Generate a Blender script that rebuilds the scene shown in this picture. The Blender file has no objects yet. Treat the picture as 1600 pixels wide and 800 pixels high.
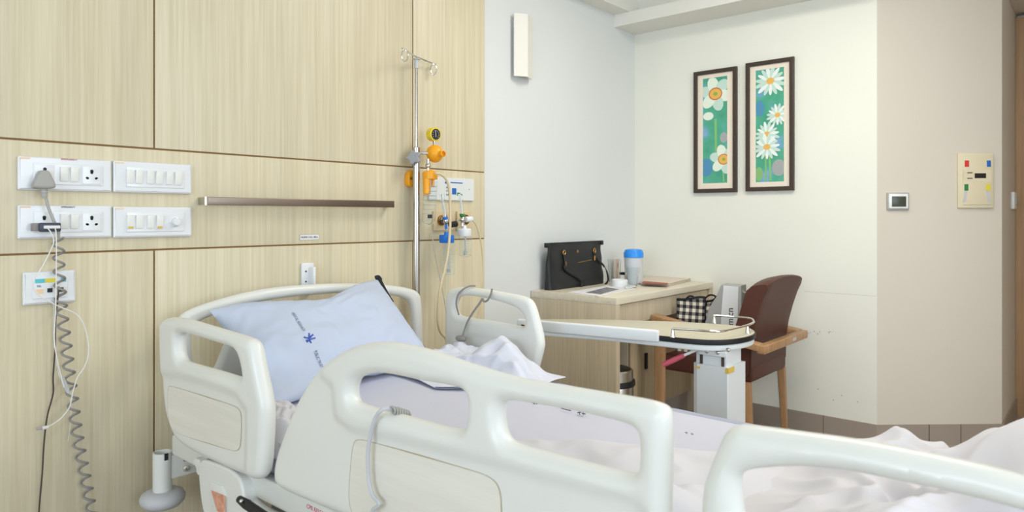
import bpy, bmesh, math, random
from mathutils import Vector, Matrix, noise
from mathutils.geometry import tessellate_polygon
random.seed(7)
R = math.radians
SC = bpy.context.scene
COL = SC.collection

# ------------------------------------------------------------------ camera
TH, F, H0, ZC = R(40.8), 1085.0, 339.0, 1.20      # view heading, focal length in px, horizon row, eye height
cd = bpy.data.cameras.new('camera'); cam = bpy.data.objects.new('camera', cd); COL.objects.link(cam)
cam.location = (0, 0, ZC); cam.rotation_euler = (R(90), 0, TH - R(90))
cd.sensor_width = 36; cd.lens = 36 * F / 1600; cd.shift_y = -(400 - H0) / 1600; cd.clip_start = .05
cd.dof.use_dof = True; cd.dof.focus_distance = 2.9; cd.dof.aperture_fstop = 5.6
SC.camera = cam
# ------------------------------------------------------------------ light
vs = SC.view_settings
vs.view_transform = 'Standard'; vs.look = 'None'; vs.gamma = 1; vs.use_curve_mapping = False; vs.exposure = 0.14
w = bpy.data.worlds.new('daylight'); SC.world = w; w.use_nodes = True
w.node_tree.nodes['Background'].inputs[0].default_value = (.75, .87, 1, 1)
w.node_tree.nodes['Background'].inputs[1].default_value = 2.0
def area(name, loc, rot, sx, sy, power, col):
    l = bpy.data.lights.new(name, 'AREA'); l.shape = 'RECTANGLE'; l.size = sx; l.size_y = sy; l.energy = power; l.color = col
    o = bpy.data.objects.new(name, l); o.location = loc; o.rotation_euler = rot; COL.objects.link(o); return o
XL, YF, CZ = -2.8, -3.0, 2.72        # left wall, rear wall, ceiling
area('daylight_left_window', (XL - .04, -.2, 1.6), (0, R(-90), 0), 1.4, 2.8, 58, (.78, .89, 1))
area('daylight_rear_window', (.6, YF - .04, 1.6), (R(90), 0, 0), 3.3, 1.4, 50, (.82, .91, 1))
for cx_, cy_, pw_ in ((2.65, .85, 25), (2.2, -1.0, 19)):  # unseen warm lights added overhead, placed to brighten the upper and far walls
    area('added_ceiling_light', (cx_, cy_, CZ - .03), (0, 0, 0), .58, 1.18, pw_, (1, .95, .85))

# ------------------------------------------------------------------ geometry of the picture -> places in the room
FW = Vector((math.cos(TH), math.sin(TH), 0)); RT = Vector((math.sin(TH), -math.cos(TH), 0)); UP = Vector((0, 0, 1))
EYE = Vector((0, 0, ZC))
def ray(px, py): return FW + RT * ((px - 800) / F) - UP * ((py - H0) / F)
def on_x(px, py, X): d = ray(px, py); return EYE + d * (X / d.x)
def on_y(px, py, Y): d = ray(px, py); return EYE + d * (Y / d.y)
def on_z(px, py, z): d = ray(px, py); return EYE + d * ((z - ZC) / d.z)
def on_d(px, py, dep): return EYE + ray(px, py) * dep
D, E = 2.386, 4.02           # the panelled wall (Y) and the picture wall (X)
DD = 3.66                    # distance of the slanted wall

# ------------------------------------------------------------------ materials
def lin(c):
    if isinstance(c, str): c = [int(c[i:i+2], 16) for i in (1, 3, 5)]
    c = [v / 255 for v in c]
    return tuple([v / 12.92 if v < .04045 else ((v + .055) / 1.055) ** 2.4 for v in c]) + (1,)
def mat(name, c, rough=.5, metal=0, bump=0, bscale=80, trans=0, ior=1.45, var=0, vscale=4, coat=0, spec=.5, alpha=1, emit=0):
    m = bpy.data.materials.new(name); m.use_nodes = True; n = m.node_tree.nodes; L = m.node_tree.links
    b = n['Principled BSDF']; b.inputs['Base Color'].default_value = lin(c); b.inputs['Roughness'].default_value = rough
    b.inputs['Metallic'].default_value = metal; b.inputs['Transmission Weight'].default_value = trans; b.inputs['IOR'].default_value = ior
    b.inputs['Coat Weight'].default_value = coat; b.inputs['Specular IOR Level'].default_value = spec; b.inputs['Alpha'].default_value = alpha
    g = n.new('ShaderNodeNewGeometry')
    if var:
        t = n.new('ShaderNodeTexNoise'); t.inputs['Scale'].default_value = vscale; t.inputs['Detail'].default_value = 4
        L.new(g.outputs['Position'], t.inputs['Vector'])
        hs = n.new('ShaderNodeHueSaturation'); hs.inputs['Color'].default_value = lin(c)
        mr = n.new('ShaderNodeMapRange'); mr.inputs['From Min'].default_value = .3; mr.inputs['From Max'].default_value = .7
        mr.inputs['To Min'].default_value = 1 - var; mr.inputs['To Max'].default_value = 1 + var
        L.new(t.outputs['Fac'], mr.inputs['Value']); L.new(mr.outputs[0], hs.inputs['Value']); L.new(hs.outputs[0], b.inputs['Base Color'])
    if bump:
        t = n.new('ShaderNodeTexNoise'); t.inputs['Scale'].default_value = bscale; t.inputs['Detail'].default_value = 3
        L.new(g.outputs['Position'], t.inputs['Vector'])
        bp = n.new('ShaderNodeBump'); bp.inputs['Strength'].default_value = bump; bp.inputs['Distance'].default_value = .01
        L.new(t.outputs['Fac'], bp.inputs['Height']); L.new(bp.outputs[0], b.inputs['Normal'])
    return m
def wood(name, c1, c2, scale=(90, 90, 2.2), rough=.45, c3=None):
    m = bpy.data.materials.new(name); m.use_nodes = True; n = m.node_tree.nodes; L = m.node_tree.links
    b = n['Principled BSDF']; b.inputs['Roughness'].default_value = rough
    g = n.new('ShaderNodeNewGeometry'); mp = n.new('ShaderNodeMapping'); mp.inputs['Scale'].default_value = scale
    L.new(g.outputs['Position'], mp.inputs['Vector'])
    t = n.new('ShaderNodeTexNoise'); t.inputs['Scale'].default_value = 1; t.inputs['Detail'].default_value = 6; t.inputs['Roughness'].default_value = .65
    L.new(mp.outputs[0], t.inputs['Vector'])
    mp2 = n.new('ShaderNodeMapping'); mp2.inputs['Scale'].default_value = tuple(s * .13 for s in scale)
    L.new(g.outputs['Position'], mp2.inputs['Vector'])
    t2 = n.new('ShaderNodeTexNoise'); t2.inputs['Scale'].default_value = 1; t2.inputs['Detail'].default_value = 3
    L.new(mp2.outputs[0], t2.inputs['Vector'])
    r = n.new('ShaderNodeValToRGB'); r.color_ramp.elements[0].position = .32; r.color_ramp.elements[1].position = .66
    r.color_ramp.elements[0].color = lin(c1); r.color_ramp.elements[1].color = lin(c2)
    L.new(t.outputs['Fac'], r.inputs['Fac'])
    hs = n.new('ShaderNodeHueSaturation'); mr = n.new('ShaderNodeMapRange')
    mr.inputs['From Min'].default_value = .3; mr.inputs['From Max'].default_value = .7; mr.inputs['To Min'].default_value = .95; mr.inputs['To Max'].default_value = 1.05
    L.new(t2.outputs['Fac'], mr.inputs['Value']); L.new(mr.outputs[0], hs.inputs['Value']); L.new(r.outputs[0], hs.inputs['Color'])
    L.new(hs.outputs[0], b.inputs['Base Color'])
    bp = n.new('ShaderNodeBump'); bp.inputs['Strength'].default_value = .15; bp.inputs['Distance'].default_value = .002
    L.new(t.outputs['Fac'], bp.inputs['Height']); L.new(bp.outputs[0], b.inputs['Normal'])
    return m
def brickmat(name, c, grout, size, rough=.4):
    m = bpy.data.materials.new(name); m.use_nodes = True; n = m.node_tree.nodes; L = m.node_tree.links
    b = n['Principled BSDF']; b.inputs['Roughness'].default_value = rough
    g = n.new('ShaderNodeNewGeometry'); t = n.new('ShaderNodeTexBrick'); t.offset = 0
    t.inputs['Scale'].default_value = 1; t.inputs['Brick Width'].default_value = size; t.inputs['Row Height'].default_value = size
    t.inputs['Mortar Size'].default_value = .0025; t.inputs['Color1'].default_value = lin(c)
    t.inputs['Color2'].default_value = lin([min(255, v + 4) for v in c]); t.inputs['Mortar'].default_value = lin(grout)
    L.new(g.outputs['Position'], t.inputs['Vector']); L.new(t.outputs['Color'], b.inputs['Base Color'])
    return m
def gingham(name, U, V, pitch, light='#e9e2cf', dark='#1c1d24'):
    m = bpy.data.materials.new(name); m.use_nodes = True; n = m.node_tree.nodes; L = m.node_tree.links
    b = n['Principled BSDF']; b.inputs['Roughness'].default_value = .85
    g = n.new('ShaderNodeNewGeometry'); outs = []
    for ax in (U, V):
        d = n.new('ShaderNodeVectorMath'); d.operation = 'DOT_PRODUCT'; d.inputs[1].default_value = ax
        L.new(g.outputs['Position'], d.inputs[0])
        s = n.new('ShaderNodeMath'); s.operation = 'MULTIPLY'; s.inputs[1].default_value = 1 / pitch; L.new(d.outputs['Value'], s.inputs[0])
        fr = n.new('ShaderNodeMath'); fr.operation = 'FRACT'; L.new(s.outputs[0], fr.inputs[0])
        gt = n.new('ShaderNodeMath'); gt.operation = 'GREATER_THAN'; gt.inputs[1].default_value = .5; L.new(fr.outputs[0], gt.inputs[0]); outs.append(gt)
    a = n.new('ShaderNodeMath'); a.operation = 'ADD'; L.new(outs[0].outputs[0], a.inputs[0]); L.new(outs[1].outputs[0], a.inputs[1])
    h = n.new('ShaderNodeMath'); h.operation = 'MULTIPLY'; h.inputs[1].default_value = .5; L.new(a.outputs[0], h.inputs[0])
    r = n.new('ShaderNodeValToRGB'); r.color_ramp.interpolation = 'CONSTANT'
    r.color_ramp.elements[0].color = lin(light); r.color_ramp.elements[1].color = lin(dark); r.color_ramp.elements[1].position = .75
    e = r.color_ramp.elements.new(.25); e.color = lin('#7f7b78')
    L.new(h.outputs[0], r.inputs['Fac']); L.new(r.outputs[0], b.inputs['Base Color'])
    return m

M = {}
M['panel'] = wood('pale_laminate', '#cec2a2', '#ddd3b8', (95, 95, 2.0), .42)
M['groove'] = mat('groove_brown', '#8a6a42', .8)
M['white_wall'] = mat('white_paint', '#dcdfde', .75, bump=.03, bscale=60, var=.012, vscale=2)
M['cream_wall'] = mat('cream_paint', '#e9e9df', .75, bump=.03, bscale=60, var=.012, vscale=2)
M['warm_wall'] = mat('warm_paint', '#d6cec1', .75, bump=.03, bscale=60, var=.012, vscale=2)
M['ceil'] = mat('ceiling_paint', '#e8e6de', .8)
M['floor'] = brickmat('floor_tile', (168, 155, 143), (120, 110, 100), .6, .3)
M['skirt'] = brickmat('skirting_tile', (158, 146, 135), (112, 101, 93), .6, .35)
M['bed'] = mat('bed_plastic', '#e0e1dc', .36, coat=.15, var=.01, vscale=6)
M['rail'] = mat('rail_plastic', '#e1e2dd', .34, coat=.12, var=.01, vscale=6)
M['inlay'] = wood('rail_inlay_laminate', '#dedbd0', '#e6e3da', (4, 3, 60), .4)
M['sheet'] = mat('bed_sheet', '#c8cad9', .85, bump=.3, bscale=8, var=.01)
M['sheet2'] = mat('blanket_white', '#d4d3da', .85, bump=.3, bscale=8, var=.015)
M['pillow'] = mat('pillow_case', '#bfc9de', .85, bump=.35, bscale=9)
M['towel'] = mat('folded_linen', '#d4d7e4', .85, bump=.35, bscale=14)
M['black'] = mat('black_plastic', '#17181a', .45)
M['blackcloth'] = mat('black_cloth', '#22242a', .85)
M['leather'] = mat('black_leather', '#1d1e20', .42, bump=.1, bscale=300)
M['brown'] = mat('brown_leather', '#542f24', .5, bump=.06, bscale=250)
M['oak'] = wood('oak_wood', '#a07a55', '#bb9268', (30, 30, 4), .45)
M['deskw'] = wood('desk_laminate', '#bcac92', '#d0c2a9', (110, 110, 2.2), .45)
M['desktop'] = wood('desk_top_laminate', '#d6ccb6', '#e4dbc8', (6, 90, 90), .35)
M['steel'] = mat('steel', '#b9b4ad', .25, 1)
M['dsteel'] = mat('brushed_steel', '#8f8278', .35, 1, bump=.02)
M['chrome'] = mat('chrome', '#d5d2cc', .12, 1)
M['gold'] = mat('gold_metal', '#d4a052', .3, 1)
M['brass'] = mat('brass', '#9a7440', .4, 1)
M['yellow'] = mat('yellow_plastic', '#f5a81c', .35)
M['lemon'] = mat('lemon_plastic', '#e8d03c', .4)
M['swhite'] = mat('switch_white', '#e6e8ea', .25, coat=.3)
M['swhite2'] = mat('switch_rocker_white', '#ebebe6', .3)
M['grey'] = mat('grey_plastic', '#a9a7a2', .5)
M['lgrey'] = mat('light_grey_plastic', '#c3c4c8', .45)
M['cordgrey'] = mat('grey_cord', '#8f8c88', .55)
M['cordwhite'] = mat('white_cord', '#e5e3e0', .5)
M['corddark'] = mat('dark_cord', '#4a3d35', .6)
M['tube'] = mat('cream_tube', '#d8c7a4', .35, spec=.6)
M['tubeclear'] = mat('clear_tube', '#d5d2c6', .3, trans=.4)
M['glass'] = mat('clear_glass', '#f6fafa', .03, trans=1, ior=1.2)
M['plasticclear'] = mat('clear_plastic', '#fafdfd', .05, trans=.97, ior=1.06)
M['frost'] = mat('frosted_plastic', '#e9edf2', .3, trans=.3, ior=1.1)
M['blue'] = mat('blue_plastic', '#1f74d6', .35)
M['blue2'] = mat('lid_blue', '#2f93f2', .3)
M['print_blue'] = mat('print_blue', '#2a66b8', .6)
M['print_ink'] = mat('print_ink', '#4a5570', .8)
M['print_navy'] = mat('print_navy', '#4262b4', .8)
M['print_dark'] = mat('print_dark', '#26282c', .7)
M['print_red'] = mat('print_red', '#c0566a', .7)
M['cyan'] = mat('label_cyan', '#5fc3d0', .6)
M['yel'] = mat('label_yellow', '#dfd04a', .6)
M['peach'] = mat('label_peach', '#f1cfa8', .6)
M['beige'] = mat('beige_plastic', '#ddd3b5', .45)
M['outlet'] = mat('outlet_beige', '#d9c6a0', .4)
M['frame'] = mat('dark_frame', '#40342c', .4)
M['mount'] = mat('picture_mount', '#eadfce', .8)
M['lcd'] = mat('lcd_green', '#43493d', .25)
M['red'] = mat('red_label', '#d43b31', .5)
M['green'] = mat('green_label', '#2f7f3f', .5)
M['pinkred'] = mat('pink_red_grip', '#c4566a', .45)
M['orange_sticker'] = mat('warning_sticker', '#d69a82', .6, var=.25, vscale=60)
M['tape'] = mat('yellow_tape', '#d9b95a', .6)
M['alu'] = mat('white_powder_coat', '#dee2e4', .4)
M['tabletop'] = mat('cream_laminate', '#c2bba6', .35)
M['doorwood'] = wood('door_wood', '#a5835c', '#ba9670', (30, 30, 1.5), .5)
M['shade'] = mat('lamp_shade', '#e6e3da', .55)
M['paper'] = mat('paper', '#e6e4e6', .7)
M['news'] = mat('newsprint', '#dccfc0', .8, var=.05, vscale=40)
M['photo'] = mat('magazine_photo', '#7d7c84', .4, var=.5, vscale=45)
M['newspic'] = mat('newspaper_picture', '#a8543c', .6, var=.6, vscale=60)
M['greybag'] = mat('grey_paper_bag', '#a3a3a1', .6)
M['whitebag'] = mat('white_bag_panel', '#dfe2e6', .5)

# ------------------------------------------------------------------ building
WM = {}
def tag(o, label=None, cat=None, group=None, kind=None):
    if label: o['label'] = label
    if cat: o['category'] = cat
    if group: o['group'] = group
    if kind: o['kind'] = kind
    return o
def thing(name, loc, label, cat, group=None):
    o = bpy.data.objects.new(name, None); o.empty_display_size = .05; COL.objects.link(o); o.location = loc
    WM[o] = Matrix.Translation(Vector(loc)); return tag(o, label, cat, group)
class MB:
    def __init__(s): s.bm = bmesh.new(); s.mi = 0
    def mat_i(s, i): s.mi = i; return s
    def _add(s, verts, faces):
        vs = [s.bm.verts.new(v) for v in verts]
        for f in faces:
            try: fc = s.bm.faces.new([vs[i] for i in f]); fc.material_index = s.mi
            except ValueError: pass
    def box(s, lo, hi, fr=None, bev=0):
        b = bmesh.new(); bmesh.ops.create_cube(b, size=1)
        for v in b.verts: v.co = Vector([(lo[i] + hi[i]) / 2 + v.co[i] * (hi[i] - lo[i]) for i in range(3)])
        if bev: bmesh.ops.bevel(b, geom=b.edges[:], offset=bev, segments=3, profile=.5, affect='EDGES')
        if fr is not None: b.transform(fr)
        b.verts.ensure_lookup_table()
        s._add([v.co.copy() for v in b.verts], [[v.index for v in f.verts] for f in b.faces]); b.free(); return s
    def tube(s, pts, r, n=10, closed=False, caps=True):
        pts = [Vector(p) for p in pts]; k = len(pts)
        rs = r if isinstance(r, (list, tuple)) else [r] * k
        T = []
        for i in range(k):
            a = pts[(i - 1) % k] if closed or i > 0 else pts[i]; c = pts[(i + 1) % k] if closed or i < k - 1 else pts[i]
            T.append((c - a).normalized())
        nrm = T[0].orthogonal().normalized(); verts = []; 
        for i in range(k):
            nrm = (nrm - T[i] * nrm.dot(T[i])).normalized(); bn = T[i].cross(nrm)
            for j in range(n):
                an = 2 * math.pi * j / n; verts.append(pts[i] + (nrm * math.cos(an) + bn * math.sin(an)) * rs[i])
        fs = []
        for i in range(k if closed else k - 1):
            i2 = (i + 1) % k
            for j in range(n): fs.append((i * n + j, i * n + (j + 1) % n, i2 * n + (j + 1) % n, i2 * n + j))
        if caps and not closed: fs.append(tuple(range(n))[::-1]); fs.append(tuple((k - 1) * n + j for j in range(n)))
        s._add(verts, fs); return s
    def lathe(s, prof, o=(0, 0, 0), axis=(0, 0, 1), n=24, sx=1, sy=1):
        ax = Vector(axis).normalized(); a = ax.orthogonal().normalized() if abs(ax.z) < .99 else Vector((1, 0, 0)); b = ax.cross(a); o = Vector(o)
        verts = []; fs = []; k = len(prof)
        for (r, h) in prof:
            for j in range(n):
                an = 2 * math.pi * j / n; verts.append(o + ax * h + (a * math.cos(an) * sx + b * math.sin(an) * sy) * max(r, 1e-5))
        for i in range(k - 1):
            for j in range(n): fs.append((i * n + j, i * n + (j + 1) % n, (i + 1) * n + (j + 1) % n, (i + 1) * n + j))
        fs.append(tuple(range(n))[::-1]); fs.append(tuple((k - 1) * n + j for j in range(n)))
        s._add(verts, fs); return s
    def cyl(s, a, b, r, n=20):
        a = Vector(a); b = Vector(b); d = b - a; h = d.length; e = min(r * .12, h * .2)
        return s.lathe([(r - e, 0), (r, e), (r, h - e), (r - e, h)], a, d, n)
    def ball(s, c, r, sz=(1, 1, 1), n=20):
        b = bmesh.new(); bmesh.ops.create_uvsphere(b, u_segments=n, v_segments=n // 2 + 2, radius=r)
        for v in b.verts: v.co = Vector((v.co.x * sz[0], v.co.y * sz[1], v.co.z * sz[2])) + Vector(c)
        b.verts.ensure_lookup_table(); s._add([v.co.copy() for v in b.verts], [[v.index for v in f.verts] for f in b.faces]); b.free(); return s
    def plate(s, outer, holes, t, b, fr, seg=4, t0=None):
        """plate of thickness t with rounded edge b from 2D loops; fr maps (u, v, w) to the room"""
        def orient(l, ccw):
            A = sum(l[i][0] * l[(i + 1) % len(l)][1] - l[(i + 1) % len(l)][0] * l[i][1] for i in range(len(l)))
            return l if (A > 0) == ccw else l[::-1]
        loops = [orient(list(outer), True)] + [orient(list(h), False) for h in holes]
        def inset(l, d):
            k = len(l); out = []
            for i in range(k):
                p0, p1, p2 = Vector(l[i - 1]), Vector(l[i]), Vector(l[(i + 1) % k])
                a = (p1 - p0).normalized(); c = (p2 - p1).normalized(); tt = (a + c)
                if tt.length < 1e-6: tt = a
                tt.normalize(); nn = Vector((-tt.y, tt.x)); out.append(p1 + nn * (d / max(.5, a.dot(tt))))
            return out
        rings = [(b, t / 2)] if b else [(0, t / 2)]
        if b:
            rings = [(b * (1 - math.sin(math.pi / 2 * q / seg)), t / 2 - b * (1 - math.cos(math.pi / 2 * q / seg))) for q in range(seg + 1)]
        prof = rings + [(o, -h) for o, h in rings[::-1]]
        idx = []; verts = []; faces = []
        for l in loops:
            rr = []
            for (o, h) in prof:
                li = inset(l, o) if o else [Vector(p) for p in l]
                rr.append(list(range(len(verts), len(verts) + len(li))))
                verts += [Vector((p[0], p[1], h)) for p in li]
            for q in range(len(prof) - 1):
                k = len(l)
                for i in range(k): faces.append((rr[q][i], rr[q][(i + 1) % k], rr[q + 1][(i + 1) % k], rr[q + 1][i]))
            idx.append(rr)
        for side in (0, -1):
            ii = [r[side] for r in idx]; flat = [j for r in ii for j in r]
            tr = tessellate_polygon([[Vector((verts[j].x, verts[j].y, 0)) for j in r] for r in ii])
            for tri in tr: faces.append(tuple(flat[q] for q in tri))
        s._add([fr @ v for v in verts], faces); return s
    def grid(s, f, nu, nv):
        verts = [f(i / nu, j / nv) for j in range(nv + 1) for i in range(nu + 1)]
        s._add(verts, [(j * (nu + 1) + i, j * (nu + 1) + i + 1, (j + 1) * (nu + 1) + i + 1, (j + 1) * (nu + 1) + i) for j in range(nv) for i in range(nu)])
        return s
    def prism(s, poly, z0, z1, bev=0):
        """vertical prism of a plan polygon"""
        return s.plate([(p[0], p[1]) for p in poly], [], z1 - z0, bev, Matrix.Translation((0, 0, (z0 + z1) / 2)))
    def build(s, name, m, parent=None, smooth=35, solid=0, sub=0, wn=False, merge=False):
        bm = s.bm
        if merge: bmesh.ops.remove_doubles(bm, verts=bm.verts[:], dist=1e-5)
        bmesh.ops.recalc_face_normals(bm, faces=bm.faces[:])
        lo = Vector([min(v.co[i] for v in bm.verts) for i in range(3)]); hi = Vector([max(v.co[i] for v in bm.verts) for i in range(3)])
        c = (lo + hi) / 2
        for v in bm.verts: v.co -= c
        me = bpy.data.meshes.new(name); bm.to_mesh(me); bm.free()
        for mm in (m if isinstance(m, (list, tuple)) else [m]): me.materials.append(M[mm] if isinstance(mm, str) else mm)
        if smooth: me.shade_smooth(); me.set_sharp_from_angle(angle=R(smooth))
        o = bpy.data.objects.new(name, me); COL.objects.link(o); o.location = c; WM[o] = Matrix.Translation(c)
        if parent is not None: o.parent = parent; o.matrix_parent_inverse = WM[parent].inverted()
        if solid: md = o.modifiers.new('solid', 'SOLIDIFY'); md.thickness = solid; md.offset = 0
        if sub: md = o.modifiers.new('sub', 'SUBSURF'); md.levels = sub; md.render_levels = sub
        if wn: md = o.modifiers.new('wn', 'WEIGHTED_NORMAL'); md.keep_sharp = True; md.weight = 90
        return o
def frame(o, U, V, Wd=None):
    U = Vector(U).normalized(); V = Vector(V).normalized(); Wd = Vector(Wd).normalized() if Wd else U.cross(V)
    m = Matrix.Identity(4)
    for i in range(3): m[i][0], m[i][1], m[i][2], m[i][3] = U[i], V[i], Wd[i], Vector(o)[i]
    return m
def text(name, s, size, m, o, U, V, parent=None, extrude=.0004, align='LEFT', sx=1, project=None):
    c = bpy.data.curves.new(name, 'FONT'); c.body = s; c.size = size; c.extrude = extrude; c.align_x = align; c.align_y = 'CENTER'; c.resolution_u = 3
    t = bpy.data.objects.new(name, c); COL.objects.link(t)
    me = bpy.data.meshes.new_from_object(t.evaluated_get(bpy.context.evaluated_depsgraph_get())); bpy.data.objects.remove(t)
    fr = frame(o, U, V); mb = MB(); 
    vs_ = [v.co.copy() for v in me.vertices]
    pr = project or (lambda p: fr @ Vector((p.x * sx, p.y, p.z)))
    mb._add([pr(p) for p in vs_], [tuple(p.vertices) for p in me.polygons])
    return mb.build(name, m, parent, smooth=0)
def chaikin(p, it=3, closed=True):
    p = [Vector(q) for q in p]
    for _ in range(it):
        q = []
        k = len(p)
        if not closed: q.append(p[0])
        for i in range(k if closed else k - 1):
            a, b = p[i], p[(i + 1) % k]; q += [a * .75 + b * .25, a * .25 + b * .75]
        if not closed: q.append(p[-1])
        p = q
    return p
def smoothpath(p, n=8):
    p = [Vector(q) for q in p]; out = []
    for i in range(len(p) - 1):
        a = p[max(i - 1, 0)]; b = p[i]; c = p[i + 1]; d = p[min(i + 2, len(p) - 1)]
        for k in range(n):
            t = k / n
            out.append(.5 * ((2 * b) + (c - a) * t + (2 * a - 5 * b + 4 * c - d) * t * t + (3 * b - a - 3 * c + d) * t ** 3))
    return out + [p[-1]]
def struct(name, mb, m, parent=None, **k): o = mb.build(name, m, parent, **k); return tag(o, kind='structure') if parent is None else o
def copy_tree(o, parent=None):
    c = o.copy(); COL.objects.link(c); c.parent = parent; WM[c] = WM[o]
    for ch in [x for x in COL.objects if x.parent == o]: copy_tree(ch, c)
    return c
XZ = lambda Y, sgn=-1: frame((0, Y, 0), (1, 0, 0), (0, 0, 1))      # u = X, v = Z, w = -Y (out of the panelled wall)
YZ = lambda X: frame((X, 0, 0), (0, -1, 0), (0, 0, 1))             # u = -Y, v = Z, w = -X (towards the camera side)
def rrect(x0, y0, x1, y1, r, n=6):
    out = []
    for cx, cy, a0 in ((x1 - r, y1 - r, 0), (x0 + r, y1 - r, 90), (x0 + r, y0 + r, 180), (x1 - r, y0 + r, 270)):
        for k in range(n + 1): a = R(a0 + 90 * k / n); out.append((cx + r * math.cos(a), cy + r * math.sin(a)))
    return out

# ------------------------------------------------------------------ the room
struct('floor', MB().box((XL - .1, YF - .1, -.1), (6.4, D + .2, 0)), 'floor')
struct('ceiling', MB().box((XL - .1, YF - .1, CZ), (6.4, D + .2, CZ + .1)), 'ceil')
struct('wall_head', MB().box((XL - .1, D + .008, 0), (E + .2, D + .12, CZ)), 'white_wall')
# laminate panelling with grooves, on the left part of the head wall
xs_ = [XL, on_y(241, 300, D).x, on_y(645, 300, D).x, on_y(758, 300, D).x]
zs_ = [0, 1.092, 1.424, CZ]; g = .003
struct('wall_head_backing', MB().box((XL, D + .004, 0), (xs_[3] - .004, D + .008, CZ)), 'groove')
n = 0
for (a, b) in ((xs_[0], xs_[1]), (xs_[1], xs_[2]), (xs_[2], xs_[3])):
    for (c, d) in ((0, 1.092), (1.424, CZ)):
        struct('wall_head_panel', MB().box((a + g, D, c + (g if c else 0)), (b - g, D + .004, d - (g if d < CZ else 0)), bev=.001), 'panel')
struct('wall_head_panel', MB().box((XL, D, 1.092 + g), (xs_[3] - g, D + .004, 1.424 - g), bev=.001), 'panel')
# picture wall, slanted wall, lobby by the door
CR = on_d(1371, 400, DD); CR.x = E; c2 = on_d(1565.5, 400, 3.67)
def wallseg(name, a, b, z0, z1, m, th=.1):
    a = Vector((a[0], a[1], 0)); b = Vector((b[0], b[1], 0)); d = (b - a); L_ = d.length; d.normalize(); nrm = Vector((-d.y, d.x, 0))
    fr = frame(a, d, nrm); return struct(name, MB().box((0, 0, z0), (L_, th, z1), fr), m)
struct('wall_back', MB().box((E, CR.y, 0), (E + .1, D + .1, CZ)), 'cream_wall')
p1 = Vector((E, CR.y)); p2 = Vector((c2.x, c2.y)); dd = (p2 - p1).normalized(); nn = Vector((-dd.y, dd.x))
struct('wall_slanted', MB().prism([p1, p2, p2 + Vector((.12, .02)), p1 + Vector((.12, .05))], 0, CZ), 'warm_wall', smooth=0)
XD = 5.16
struct('wall_lobby', MB().box((p2.x + .001, p2.y + .001, 0), (XD + .3, p2.y + .1, CZ)), 'warm_wall')
struct('wall_lobby_end', MB().box((XD + .08, -.7, 2.36), (XD + .2, p2.y, CZ)), 'warm_wall')
struct('ceiling_lobby', MB().box((p2.x + .35, -.7, 2.43), (XD + .3, p2.y, 2.5)), 'warm_wall')
struct('wall_lobby_side', MB().box((3.5, -.8, 0), (6.3, -.7, CZ)), 'warm_wall')
struct('wall_side', MB().box((3.5, YF, 0), (3.6, -.8, CZ)), 'warm_wall')
# left wall and rear wall with window openings
struct('wall_left', MB().box((XL - .1, YF, 0), (XL, D + .1, .85)).box((XL - .1, YF, 2.35), (XL, D + .1, CZ)).box((XL - .1, YF, .85), (XL, -1.65, 2.35)).box((XL - .1, 1.25, .85), (XL, D + .1, 2.35)), 'white_wall')
struct('wall_rear', MB().box((XL - .1, YF - .1, 0), (3.6, YF, .85)).box((XL - .1, YF - .1, 2.35), (3.6, YF, CZ)).box((XL - .1, YF - .1, .85), (-1.1, YF, 2.35)).box((2.3, YF - .1, .85), (3.6, YF, 2.35)), 'white_wall')
wf = MB()
for y in (-1.65, -.68, .29, 1.21): wf.box((XL - .06, y, .85), (XL - .02, y + .04, 2.35))
wf.box((XL - .06, -1.65, .85), (XL - .02, 1.25, .89)).box((XL - .06, -1.65, 2.31), (XL - .02, 1.25, 2.35)); struct('window_1', wf, 'alu')
wf = MB()
for x in (-1.1, .02, 1.14, 2.26): wf.box((x, YF - .06, .85), (x + .04, YF - .02, 2.35))
wf.box((-1.1, YF - .06, .85), (2.3, YF - .02, .89)).box((-1.1, YF - .06, 2.31), (2.3, YF - .02, 2.35)); struct('window_2', wf, 'alu')
lf = MB()
for cx_, cy_ in ((2.65, .85), (2.2, -1.0)):
    lf.box((cx_ - .32, cy_ - .62, CZ - .035), (cx_ - .295, cy_ + .62, CZ)).box((cx_ + .295, cy_ - .62, CZ - .035), (cx_ + .32, cy_ + .62, CZ)).box((cx_ - .32, cy_ - .62, CZ - .035), (cx_ + .32, cy_ - .595, CZ)).box((cx_ - .32, cy_ + .595, CZ - .035), (cx_ + .32, cy_ + .62, CZ))
struct('trim_4', lf, 'alu')  # frames round the two added ceiling lights, out of view
# dropped edges of the ceiling
struct('trim_1', MB().box((3.766, CR.y - .02, 2.407), (E, D + .008, 2.484)), 'ceil')
struct('trim_2', MB().box((3.885, CR.y - .02, 2.484), (E, D + .008, CZ)), 'ceil')
struct('trim_3', MB().box((xs_[3] - .3, 2.279, 2.484), (3.885, D + .008, CZ)), 'ceil')
sc_ = MB()
for k in range(34):
    p = on_x(1228 + 76 * random.random(), 518 + random.gauss(0, 1.6) + 3 * random.random(), E); r_ = random.choice((.0015, .002, .003, .004)); sc_.lathe([(r_, 0), (r_ * .8, .0004)], (E, p.y, p.z), (-1, 0, 0), 8)
for px, py in ((1302, 625), (1340, 628), (1278, 608), (1315, 618)):
    p = on_x(px, py, E); sc_.lathe([(.004, 0), (.003, .0004)], (E, p.y, p.z), (-1, 0, 0), 8)
a_, b_ = on_x(1256, 455, E), on_x(1369, 460, E); sc_.box((E - .0004, b_.y, a_.z - .0012), (E, a_.y, a_.z + .0004))
struct('wall_back_scuffs', sc_, mat('scuff_grey', '#bdbcb6', .8))
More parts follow.
